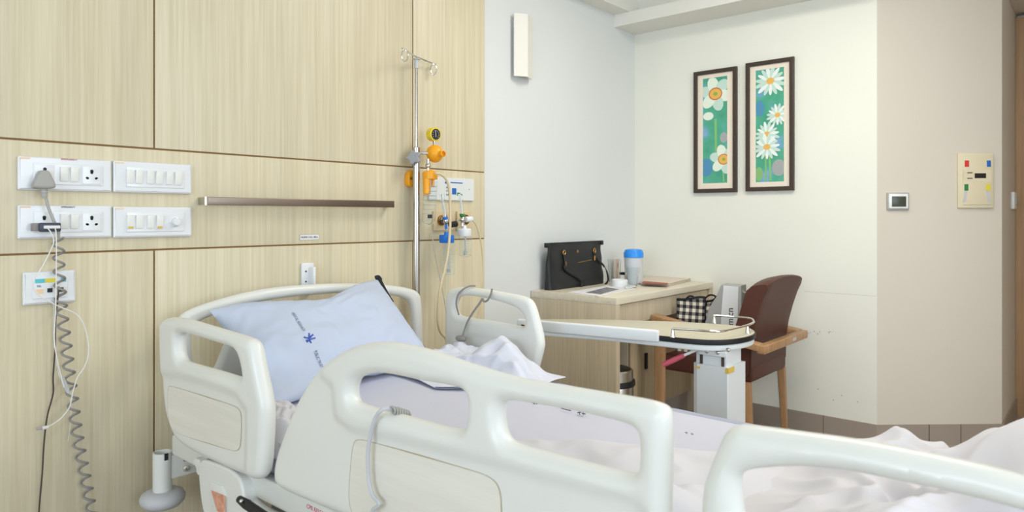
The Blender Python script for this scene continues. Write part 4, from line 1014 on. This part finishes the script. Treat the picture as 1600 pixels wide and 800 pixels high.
# cord on the far rail
t = thing('grey_cable', on_x(735, 500, 1.97), 'grey cord wound over the far head rail above the gown', 'cord')
Pf = [(717, 492, 1.985), (713, 475, 1.97), (716, 460, 1.965), (725, 451, 1.975), (735, 447, 1.99), (743, 447, 2.0)]
MB().tube(smoothpath([on_x(*p) for p in Pf], 8), .0035, 7).build('cord', 'cordgrey', t)
Pf = [(769, 451, 1.965), (767, 460, 1.962), (762, 469, 1.962), (756, 471, 1.965), (754, 467, 1.965), (748, 476, 1.962), (740, 487, 1.96), (731, 502, 1.958), (726, 515, 1.955), (722, 528, 1.94)]
MB().tube(smoothpath([on_x(*p) for p in Pf], 8), .0042, 7).build('cord', 'cordgrey', t)
p_ = on_x(720, 529, 1.93); MB().ball(p_, .016, (1, 1.6, .8)).build('connector', 'cordgrey', t)

# ------------------------------------------------------------------ desk
dx0, dx1, dy0, dy1, dz = 2.925, E - .002, 1.845, D + .004, .80
t = thing('desk', ((dx0 + dx1) / 2, (dy0 + dy1) / 2, 0), 'pale wood-laminate desk with drawer standing in the corner of the room', 'desk')
MB().box((dx0, dy0, dz - .035), (dx1, dy1, dz), bev=.0015).build('desk_top', 'desktop', t)
MB().box((dx0 + .001, dy0 + .001, 0), (dx0 + .034, dy1, dz - .035), bev=.001).build('side_panel', 'deskw', t)
MB().box((dx1 - .036, dy0 + .001, 0), (dx1 - .001, dy1, dz - .035), bev=.001).build('side_panel', 'deskw', t)
MB().box((dx0 + .037, dy0 + .014, dz - .145), (dx1 - .039, dy1 - .03, dz - .040), bev=.001).build('drawer', 'deskw', t)
cbx = 3.26
MB().box((cbx, 1.985, .13), (dx1 - .038, dy1 - .01, dz - .15), bev=.001).build('cabinet_body', 'deskw', t)
dk = wood('cabinet_door_laminate', '#a99474', '#bba888', (100, 100, 2), .5)
cd_ = MB().box((cbx + .002, 1.968, .13), (3.62, 1.985, dz - .15), bev=.001).build('cabinet_door', dk, t)
p = on_y(1009, 564, 1.966); MB().box((p.x - .012, 1.958, p.z - .045), (p.x + .012, 1.969, p.z + .045), bev=.004).build('handle', 'black', cd_)
MB().box((3.623, 1.968, .13), (dx1 - .038, 1.985, dz - .15), bev=.001).build('cabinet_door', dk, t)
MB().box((cbx, 2.0, 0), (dx1 - .038, 2.03, .13)).build('plinth', 'skirt', t)
# bin
bx, by = 3.075, 1.955
t = thing('waste_bin', (bx, by, 0), 'round steel pedal bin with black rim inside the open bay of the desk', 'bin')
MB().lathe([(.095, 0), (.1, .01), (.1, .33), (.098, .335)], (bx, by, 0), n=36).build('bin_body', 'steel', t)
MB().lathe([(.105, 0), (.11, .006), (.108, .028), (.1, .03)], (bx, by, .33), n=36).build('rim', 'black', t)
MB().lathe([(.099, 0), (.099, .05), (.092, .056)], (bx, by, .358), n=36).build('lid', 'steel', t)
MB().lathe([(.09, 0), (.08, .006), (0, .008)], (bx, by, .413), n=36).build('lid_top', 'black', t)

# ------------------------------------------------------------------ things on the desk
# handbag
A, B = on_z(862, 454, dz), on_z(945, 443, dz)
ub = (B - A); Wb = ub.length; ub.normalize(); vb = Vector((-ub.y, ub.x, 0))
if vb.y < 0: vb = -vb
t = thing('handbag', (A + B) / 2 + vb * .06, 'large black leather tote handbag with gold fittings at the left of the desk', 'handbag')
dpt = min(.12, D - .02 - max(A.y, B.y)) 
HB = on_d(870, 381, (A - EYE).dot(FW)).z - dz
def bagf(s, h):  # s across 0..1, h 0..1
    flare = .0 + (1 - h) * .0; lean = dpt * .42 * h
    return A + ub * (Wb * s) + vb * lean + UP * (h * HB)
def bagpt(a, h):
    """closed ring around the bag at height fraction h, a in 0..1"""
    hw = Wb / 2 * (1 - .02 * h + .03 * (1 - h)); hd = dpt / 2 * (1 - .78 * h ** 1.2) 
    an = 2 * math.pi * a; ca, sa = math.cos(an), math.sin(an); ex = .28
    x = hw * math.copysign(abs(ca) ** ex, ca); y = hd * math.copysign(abs(sa) ** .5, sa)
    bulge = .007 * noise.noise(Vector((x * 9, h * 4, 1))) - .004 * math.sin(x * 22 + h * 9) * (1 - h) 
    c_ = (A + B) / 2 + vb * (dpt / 2)
    return c_ + ub * x + vb * (y + bulge) + UP * (h * HB)
mb = MB(); mb.grid(lambda u, v: bagpt(u, v), 72, 24); mb._add([bagpt(k / 72, 0) for k in range(72)], [tuple(range(72))]); mb._add([bagpt(k / 72, 1) - UP * .004 for k in range(72)], [tuple(range(72))])
mb.build('bag_body', 'leather', t, merge=True, smooth=60)
def bag_front(px, py):      # point on front skin for a photo pixel
    s = None; best = None
    for i in range(41):
        for j in range(25):
            a = .5 + .5 * i / 40; p = bagpt(a, j / 24)
            q = p - EYE; dp = q.dot(FW); d = (800 + F * q.dot(RT) / dp - px) ** 2 + (H0 - F * q.z / dp - py) ** 2
            if best is None or d < best[0]: best = (d, p)
    return best[1] - vb * .002
topL = [bagpt(k / 40, 1) for k in range(41)]
MB().tube(topL, .004, 8, closed=False).build('top_binding', 'leather', t)
for s, q in ((-1, bagpt(.5, 1)), (1, bagpt(0, 1))): MB().box((-.012, -.012, -.02), (.012, .012, .006), Matrix.Translation(q + ub * s * .006 - UP * .002), .004).build('end_tab', 'leather', t)
MB().tube([bag_front(893, 411), bag_front(925, 406)], .0022, 8).build('zip', 'gold', t)
for px, py in ((887, 394), (927, 391)):
    p = bag_front(px, py); 
    MB().tube([p + ub * (.011 * math.cos(a)) + UP * (.013 * math.sin(a)) - vb * .003 for a in [2 * math.pi * k / 20 for k in range(20)]], .003, 8, closed=True).build('ring', 'gold', t)
for px, py in ((885, 412), (928, 402)):
    p = bag_front(px, py); MB().tube([p + ub * .004 + UP * .012 - vb * .004, p - UP * .014 - vb * .006], .0042, 8).build('strap_clip', 'gold', t)
p = bag_front(906, 393.5)
em = MB()
em.lathe([(.005, 0), (.006, .0015), (0, .002)], p + UP * .005, -vb, 14).box((-.013, -.0015, -.003), (.013, .0005, .003), frame(p, ub, UP, -vb) @ Matrix.Rotation(R(0), 4, 'X'))
em.ball(p - UP * .004, .004, (1.4, .4, .6), 8); em.build('emblem', 'gold', t)
st = smoothpath([bag_front(887, 397) - vb * .003, bag_front(887, 412) - vb * .006, bag_front(892, 422) - vb * .008, bag_front(899, 436) - vb * .01, bag_front(905, 448) - vb * .012], 8)
def strap(P, wd, name):
    mb = MB(); n_ = len(P)
    vv = []
    for i, p in enumerate(P):
        tg = (P[min(i + 1, n_ - 1)] - P[max(i - 1, 0)]).normalized(); sd = tg.cross(vb).normalized()
        vv += [p + sd * wd / 2, p - sd * wd / 2]
    mb._add(vv, [(2 * i, 2 * i + 1, 2 * i + 3, 2 * i + 2) for i in range(n_ - 1)]); return mb.build(name, 'leather', t, solid=.004, smooth=60)
strap(st, .018, 'strap')
rt_ = bagpt(0, .5)
st = smoothpath([bag_front(927, 394) - vb * .004, bag_front(932, 404) - vb * .008, bag_front(942, 415) - vb * .012, on_d(948, 424, (B - EYE).dot(FW) - .03), on_d(950, 438, (B - EYE).dot(FW) - .03), on_d(945, 445, (B - EYE).dot(FW) - .05)], 8)
strap(st, .012, 'strap')

# glasses, jug, dish, papers
def lathe_thing(name, px, py, prof, m, label, cat, part):
    p = on_z(px, py, dz); t = thing(name, p, label, cat); MB().lathe(prof, p, n=36).build(part, m, t, smooth=50); return t, p
def tumbler(r0, r1, h, wt=.0018): return [(r0 * .9, .001), (r0, .003), (r1, h), (r1 - wt, h), (r0 - wt, .012), (0, .010)]
jp = on_z(990, 443, dz); jr = .056; jh = on_d(990, 401, (jp - EYE).dot(FW)).z - dz; jtz = on_d(990, 389, (jp - EYE).dot(FW)).z - dz
t = thing('water_jug', jp, 'clear plastic water jug with bright blue lid on the desk', 'jug')
MB().lathe([(jr * .8, .0), (jr * .9, .003), (jr, jh), (jr - .002, jh), (jr * .86, .008), (0, .006)], jp, n=40).build('jug_body', 'frost', t, smooth=50)
MB().lathe([(jr + .003, jh - .004), (jr + .004, jh + .02), (jr * .9, jtz - .004), (jr * .5, jtz), (0, jtz)], jp, n=40).build('lid', 'blue2', t, smooth=50)
lathe_thing('drinking_glass', 987.5, 447, tumbler(.028, .042, .108), 'glass', 'short clear tumbler standing in front of the blue-lidded jug', 'glass', 'glass_wall')
lathe_thing('drinking_glass', 960, 444, tumbler(.030, .040, .148), 'glass', 'tall clear glass between the handbag and the jug', 'glass', 'glass_wall')
p = on_z(968, 448, dz); t = thing('small_dish', p, 'small round white pot standing before the glasses', 'pot')
MB().lathe([(.044, 0), (.046, .004), (.047, .040), (.044, .042), (.042, .040), (.04, .008), (0, .006)], p, n=36).build('pot_body', 'swhite', t)
q = p + Vector((.03, .03, .0)); 
p = on_z(973, 442, dz); t = thing('glass_stopper', p, 'small dark lidded vial behind the round white pot', 'vial')
MB().lathe([(.012, 0), (.013, .002), (.013, .05)], p, n=20).build('vial_body', 'plasticclear', t); MB().lathe([(.015, 0), (.015, .014), (.012, .016)], p + UP * .049, n=20).build('cap', 'print_dark', t)
p = on_z(964, 438, dz); t = thing('card_box', p, 'small pinkish carton standing upright behind the tall glass', 'box')
fr = Matrix.Translation(p) @ Matrix.Rotation(R(12), 4, 'Z')
MB().box((-.035, -.012, 0), (.04, .012, .135), fr, .001).build('carton', mat('carton_pink', '#d9c3b4', .7), t); MB().box((-.012, -.0125, .08), (.004, -.0118, .11), fr).build('carton_print', 'print_red', t)
# magazine, white tray
def flat(P, z): return [tuple(on_z(a, b, z).xy) for a, b in P]
q = flat([(888, 457), (950, 446), (992, 451), (935, 463)], dz + .002)
t = thing('magazine', (q[0][0], q[0][1], dz), 'open magazine page with a dark photograph lying before the handbag', 'magazine')
MB().prism(q, dz + .0005, dz + .004).build('pages', 'paper', t, smooth=0)
MB().prism(flat([(915, 457), (948, 449), (968, 452), (938, 460)], dz + .004), dz + .0041, dz + .0046).build('page_photo', 'photo', t, smooth=0)
q = flat([(976, 449), (990, 446), (994, 449), (978, 452)], dz + .004)
t = tag(MB().prism(q, dz + .005, dz + .010, .002).build('paper_napkin', 'swhite'), 'small white napkin on the magazine corner beside the pot', 'napkin')
q = flat([(1001, 443), (1010, 431.5), (1080, 436.5), (1046, 445)], dz + .008)
t = thing('newspaper', (q[0][0], q[0][1], dz), 'folded newspaper with a red picture at the right of the desk top', 'newspaper')
mb = MB()
for k in range(5):
    o_ = Vector((random.uniform(-.004, .004), random.uniform(-.004, .004)))
    mb.prism([tuple(Vector(v) + o_) for v in q], dz + .0006 + .0034 * k, dz + .0034 + .0034 * k, .0008)
mb.build('sheets', 'news', t)
MB().prism(flat([(1003, 442.5), (1005, 439), (1044, 442), (1042, 444.5)], dz + .018), dz + .0171, dz + .0176).build('front_picture', 'newspic', t, smooth=0)

# ------------------------------------------------------------------ armchair
cx0, cx1, cy0, cy1 = 3.30, 3.84, 1.30, 1.83
t = thing('armchair', ((cx0 + cx1) / 2, 1.55, 0), 'brown leather armchair with oak arms pulled up to the desk', 'armchair')
W_ = cx1 - cx0
MB().box((cx0 + .03, cy0 + .03, .385), (cx1 - .03, cy1 - .01, .47), bev=.018).build('seat', 'brown', t, smooth=60)
# backrest: side profile in Y-Z extruded along X with domed top
prof = [(cy0 + .035, .385), (cy0 + .03, .60), (cy0 - .02, .78), (cy0 - .062, .872), (cy0 - .045, .882), (cy0 + .045, .862), (cy0 + .07, .78), (cy0 + .13, .60), (cy0 + .16, .47), (cy0 + .16, .385)]
NS = 14; mb = MB(); verts = []
P2 = [tuple(v) for v in chaikin(prof, 1)]
for i in range(NS + 1):
    s = i / NS; x = cx0 + .02 + s * (W_ - .04); dome = .028 * (1 - (2 * s - 1) ** 2); ed = .010 if i in (0, NS) else 0
    for (y, z) in P2:
        cyc, czc = cy0 + .07, .64
        verts.append(Vector((x, y + (cyc - y) * ed * 6, z + dome * max(0, (z - .6) / .3) + (czc - z) * ed * 2)))
k = len(P2); fs = [(i * k + j, i * k + (j + 1) % k, (i + 1) * k + (j + 1) % k, (i + 1) * k + j) for i in range(NS) for j in range(k)]
fs += [tuple(range(k)), tuple(NS * k + j for j in range(k))]
mb._add(verts, fs); bk = mb.build('backrest', 'brown', t, smooth=50)
def seam(x): return [Vector((x, y, z)) for y, z in ((cy0 + .032, .40), (cy0 + .026, .60), (cy0 - .018, .78), (cy0 - .050, .855))]
for x in (cx0 + .024,): MB().tube(smoothpath(seam(x), 6), .0035, 6).build('piping', 'brown', bk)
# legs
def leg(x, y, dx, dy, zt, w0=.038, w1=.026, name='leg'):
    mb = MB(); vs2 = []
    for z, w_, ox, oy in ((0, w1, dx, dy), (zt, w0, 0, 0)):
        for sx, sy in ((-1, -1), (1, -1), (1, 1), (-1, 1)): vs2.append(Vector((x + ox + sx * w_ / 2, y + oy + sy * w_ / 2, z)))
    mb._add(vs2, [(0, 1, 2, 3), (4, 5, 6, 7), (0, 1, 5, 4), (1, 2, 6, 5), (2, 3, 7, 6), (3, 0, 4, 7)])
    bmesh.ops.recalc_face_normals(mb.bm, faces=mb.bm.faces[:]); bmesh.ops.bevel(mb.bm, geom=mb.bm.edges[:], offset=.004, segments=2, affect='EDGES')
    return mb.build(name, 'oak', t)
leg(cx0 + .035, cy0 + .055, 0, -.02, .39); leg(cx1 - .035, cy0 + .055, 0, -.02, .39)
leg(cx0 + .01, cy1 - .015, 0, .005, .655, .05, .04); leg(cx1 - .01, cy1 - .015, 0, .005, .655, .05, .04)
# arms wrap round the back
for s, x in ((-1, cx0), (1, cx1)):
    a = Vector((x - s * .01 if 0 else x, cy1 + .02, .665)); b = Vector((x + s * .008, cy0 - .03, .575))
    d = (b - a); L2 = d.length; d.normalize()
    fr = frame(a, d, Vector((1, 0, 0)))
    MB().box((0, -.03, -.018), (L2, .03, .018), fr, .006).build('armrest', 'oak', t)
MB().box((cx0 - .035, cy0 - .062, .548), (cx1 + .035, cy0 - .02, .590), bev=.006).build('back_rail', 'oak', t)
p = Vector(((cx0 + cx1) / 2 + .1, cy0 - .0625, .57)); MB().box((p.x - .03, p.y - .001, p.z - .008), (p.x + .02, p.y + .001, p.z + .008)).build('worn_label', 'lgrey', t, smooth=0)

# ------------------------------------------------------------------ bags on the chair
sz = .471
def softbag(name, A, B, dpt, HL, HR, m, label, cat, top_m, handles, lean=.0):
    A = Vector((A[0], A[1], sz)); B = Vector((B[0], B[1], sz)); u_ = (B - A); W2 = u_.length; u_.normalize(); v_ = Vector((-u_.y, u_.x, 0))
    if v_.dot(FW) < 0: v_ = -v_
    t = thing(name, (A + B) / 2, label, cat)
    def bp(a, h):
        an = 2 * math.pi * a; ca, sa = math.cos(an), math.sin(an)
        x = W2 / 2 * math.copysign(abs(ca) ** .35, ca) * (1 - .03 * h); y = dpt / 2 * math.copysign(abs(sa) ** .6, sa) * (1 - .75 * h)
        H = HL + (HR - HL) * (x / W2 + .5)
        return (A + B) / 2 + v_ * (dpt / 2 + y + lean * h + .012 * noise.noise(Vector((x * 12, h * 5, HL * 30)))) + u_ * x + UP * (h * H + (.008 * math.sin(x * 30) * h))
    mb = MB(); mb.grid(bp, 64, 18); mb._add([bp(k / 64, 0) for k in range(64)], [tuple(range(64))])
    mb.build('bag_body', m, t, merge=True, smooth=60, solid=.003)
    MB().tube([bp(k / 60, .99) for k in range(61)], .006, 6).tube([bp(.5, h / 10) for h in range(11)], .006, 6).tube([bp(1, h / 10) for h in range(11)], .006, 6).build('trim_binding', top_m, t)
    for hx_, hz_, hw in handles:
        P = [bp(0, 1) * 0 + (A + B) / 2 + u_ * (hx_ + q * hw) + v_ * (dpt / 2 + lean) + UP * (HL + (HR - HL) * ((hx_ + q * hw) / W2 + .5) - .01 + hz_ * (1 - q * q)) for q in [-1 + .2 * k for k in range(11)]]
        MB().tube(P, .005, 7).build('handle', top_m, t)
    return t, bp, u_, v_, (A + B) / 2
gA = on_x(1053, 500, 3.45); gB = on_x(1097, 500, 3.47)
M['ging'] = gingham('gingham_cloth', tuple((Vector((gB.x - gA.x, gB.y - gA.y, 0))).normalized()), (0, 0, 1), .036)
softbag('gingham_bag', (gA.x, gA.y), (gB.x, gB.y), .10, .285, .29, 'ging', 'small black and cream gingham cloth bag, front one on the armchair seat', 'bag', 'blackcloth', [(-.0, .02, .03)])
gA = on_x(1093, 500, 3.60); gB = on_x(1128, 500, 3.60)
softbag('gingham_bag', (gA.x, gA.y), (gB.x, gB.y), .10, .265, .28, 'ging', 'black and cream gingham cloth bag with dark handles, rear one beside the grey bag', 'bag', 'blackcloth', [(-.02, .035, .05), (.03, .03, .04)])
# grey and white carrier bag
gA = on_x(1100, 500, 3.42); gB = on_x(1160, 500, 3.44)
A = Vector((gA.x, gA.y, sz)); B = Vector((gB.x, gB.y, sz)); u_ = (B - A).normalized(); W2 = (B - A).length; v_ = Vector((-u_.y, u_.x, 0)); v_ = v_ if v_.dot(FW) > 0 else -v_
HH = on_d(1128, 443, (A - EYE).dot(FW)).z - sz
t = thing('carrier_bag', (A + B) / 2, 'grey carrier bag with a white lettered panel standing on the armchair', 'bag')
def cb(s, h, dep=0): 
    sl = .32 * (1 - min(1, max(0, s * 1.0) * 2.2)) * 0
    return A + u_ * (W2 * s) + v_ * dep + UP * (h * HH)
mb = MB(); 
pf = [(-.04, 0), (.02, .45), (.12, .66), (.33, .84), (.45, 1.0), (.97, 1.0), (1.0, 0)]
fr = frame(A + v_ * .045, u_, UP)
mb.plate([(s * W2, h * HH) for s, h in pf], [], .09, .006, fr); mb.build('bag_body', 'greybag', t)
pf = [(.44, .0), (.46, .60), (.52, .985), (.90, .985), (.86, .0)]
MB().plate([(s * W2, h * HH) for s, h in pf], [], .002, 0, frame(A - v_ * .0015, u_, UP)).build('white_panel', 'whitebag', t, smooth=0)
text('lettering', '.com.cn', .047, 'print_dark', A + u_ * (W2 * .70) - v_ * .0032 + UP * (HH * .10 + .078), UP, -u_, t)
MB().tube(smoothpath([A + u_ * W2 * .95 + v_ * .03 + UP * HH * .95, A + u_ * (W2 * 1.0) + v_ * .03 + UP * (HH * .90), A + u_ * (W2 * 1.12) + v_ * .03 + UP * (HH * .92)], 5), .004, 6).build('handle', 'grey', t)

# ------------------------------------------------------------------ overbed table
tz = .77
t = thing('overbed_table', on_z(1130, 620, .1) * 0 + Vector((2.4, 1.07, 0)), 'white overbed table with cream top, black edge and wire guard beyond the bed', 'overbed table')
out = [(812, 506), (824, 500), (845, 498), (944, 499), (1043, 501.5), (1125, 506), (1166, 510), (1181, 516), (1181, 522), (1165, 527), (1135, 531), (1092, 530.5), (1030, 524), (940, 515), (850, 508.5), (820, 508.5)]
ol = [tuple(v) for v in chaikin([on_z(a, b, tz).xy for a, b in out], 2)]
cT = sum((Vector(p) for p in ol), Vector((0, 0))) / len(ol)
def scl(l, d): return [tuple(Vector(p) + (cT - Vector(p)).normalized() * d) for p in l]
MB().prism(ol, tz - .020, tz - .001, .003).build('edge_band', 'black', t)
MB().prism(scl(ol, .005), tz - .004, tz, .0008).build('table_top', 'tabletop', t)
MB().prism(scl(ol, .006), tz - .042, tz - .0205, .006).build('under_frame', 'alu', t)
# white lip along the front edge of the left part
LP = [on_z(a, b, tz).xy for a, b in ((1030, 524), (940, 515), (850, 508.5), (818, 506))]
e1, e0 = Vector((LP[0].x, LP[0].y, 0)), Vector((LP[2].x, LP[2].y, 0)); d = (e0 - e1); L2 = d.length + .12; d.normalize(); nr_ = Vector((-d.y, d.x, 0)); nr_ = -nr_ if nr_.x > 0 else nr_
MB().box((0, -.026, -.010), (L2, .019, .010), frame(e1 + UP * tz, d, UP), .008).build('raised_lip', 'alu', t)
# wire guard
gz = tz + .030
G = [(1051, 513.5), (1090, 516), (1123, 518), (1150, 513), (1170, 507.5), (1178, 502.5), (1172, 497.5), (1150, 495), (1115, 493)]
MB().tube(smoothpath([on_z(a, b, gz) for a, b in G], 6), .0042, 9).build('wire_guard', 'chrome', t)
for a, b in ((1051, 513.5), (1168, 508), (1116, 493.3)):
    p = on_z(a, b, gz); MB().lathe([(.010, 0), (.009, .004), (.006, .02), (.0055, gz - tz)], (p.x, p.y, tz - .0005), n=14).build('guard_post', 'chrome', t)
# column
X0 = 2.33; Y1 = on_x(1089, 600, X0).y; Y0 = on_x(1136, 600, X0).y; X1 = X0 + .15
MB().prism([(X0 + .012, Y1 + .018), (X0, Y1), (X0, Y0), (X0 + .004, Y0 - .004), (X1, Y0 - .004), (X1, Y1 + .018)], .06, on_x(1110, 571, X0).z).build('column_sleeve', 'alu', t, smooth=0)
MB().prism([(X0 + .012, Y1 + .008), (X0 + .012, Y0 + .008), (X1 - .01, Y0 + .008), (X1 - .01, Y1 + .008)], .5, tz - .043, .002).build('inner_column', 'alu', t)
for yy in (Y1 - .012, Y0 + .02): MB().box((X0 + .008, yy - .005, on_x(1110, 571, X0).z - .01), (X0 + .013, yy + .005, on_x(1110, 556, X0).z)).build('slot', 'corddark', t, smooth=0)
MB().box((X0 - .0, Y0 + .003, on_x(1110, 556, X0).z), (X0 + .011, Y1 - .002, tz - .044), bev=.003).build('bolt_plate', 'alu', t)
for a, b in ((1104, 549), (1121, 551), (1137, 547)):
    p = on_x(a, b, X0 - .002); MB().lathe([(.0075, 0), (.0075, .003), (.004, .007)], (X0 + .001, p.y, p.z), (-1, 0, 0), 10).build('bolt', 'steel', t)
zz = on_x(1136, 577, X0).z; MB().box((X0 - .001, Y0 - .0055, zz - .016), (X0 + .05, Y0 + .006, zz + .004)).build('tape', 'tape', t, smooth=0)
zz = on_x(1090, 573, X0).z; MB().box((X0 - .0012, Y1 - .012, zz - .006), (X0 + .012, Y1 + .006, zz + .001)).build('tape', 'tape', t, smooth=0)
a, b, c = on_x(1092, 545, X0 - .004), on_x(1069, 555, X0 - .03), on_x(1036, 570, X0 - .06)
MB().tube([a, b], .005, 10).build('lever_rod', 'alu', t); MB().tube([b, b * .5 + c * .5, c], [.0085, .0105, .009], 14).build('lever_grip', 'pinkred', t)
MB().box((X0 - .45, Y0 - .0, .03), (X1, Y0 + .05, .07), bev=.008).box((X0 - .45, Y1 + .18, .03), (X1, Y1 + .23, .07), bev=.008).box((X1 - .06, Y0, .03), (X1, Y1 + .23, .07), bev=.008).build('base', 'alu', t)
for x in (X0 - .42, X1 - .03):
    for y in (Y0 + .025, Y1 + .205): MB().lathe([(.014, -.01), (.016, -.008), (.016, .008), (.014, .01)], (x, y, .0165), (1, 0, 0), 16).build('caster', 'black', t)
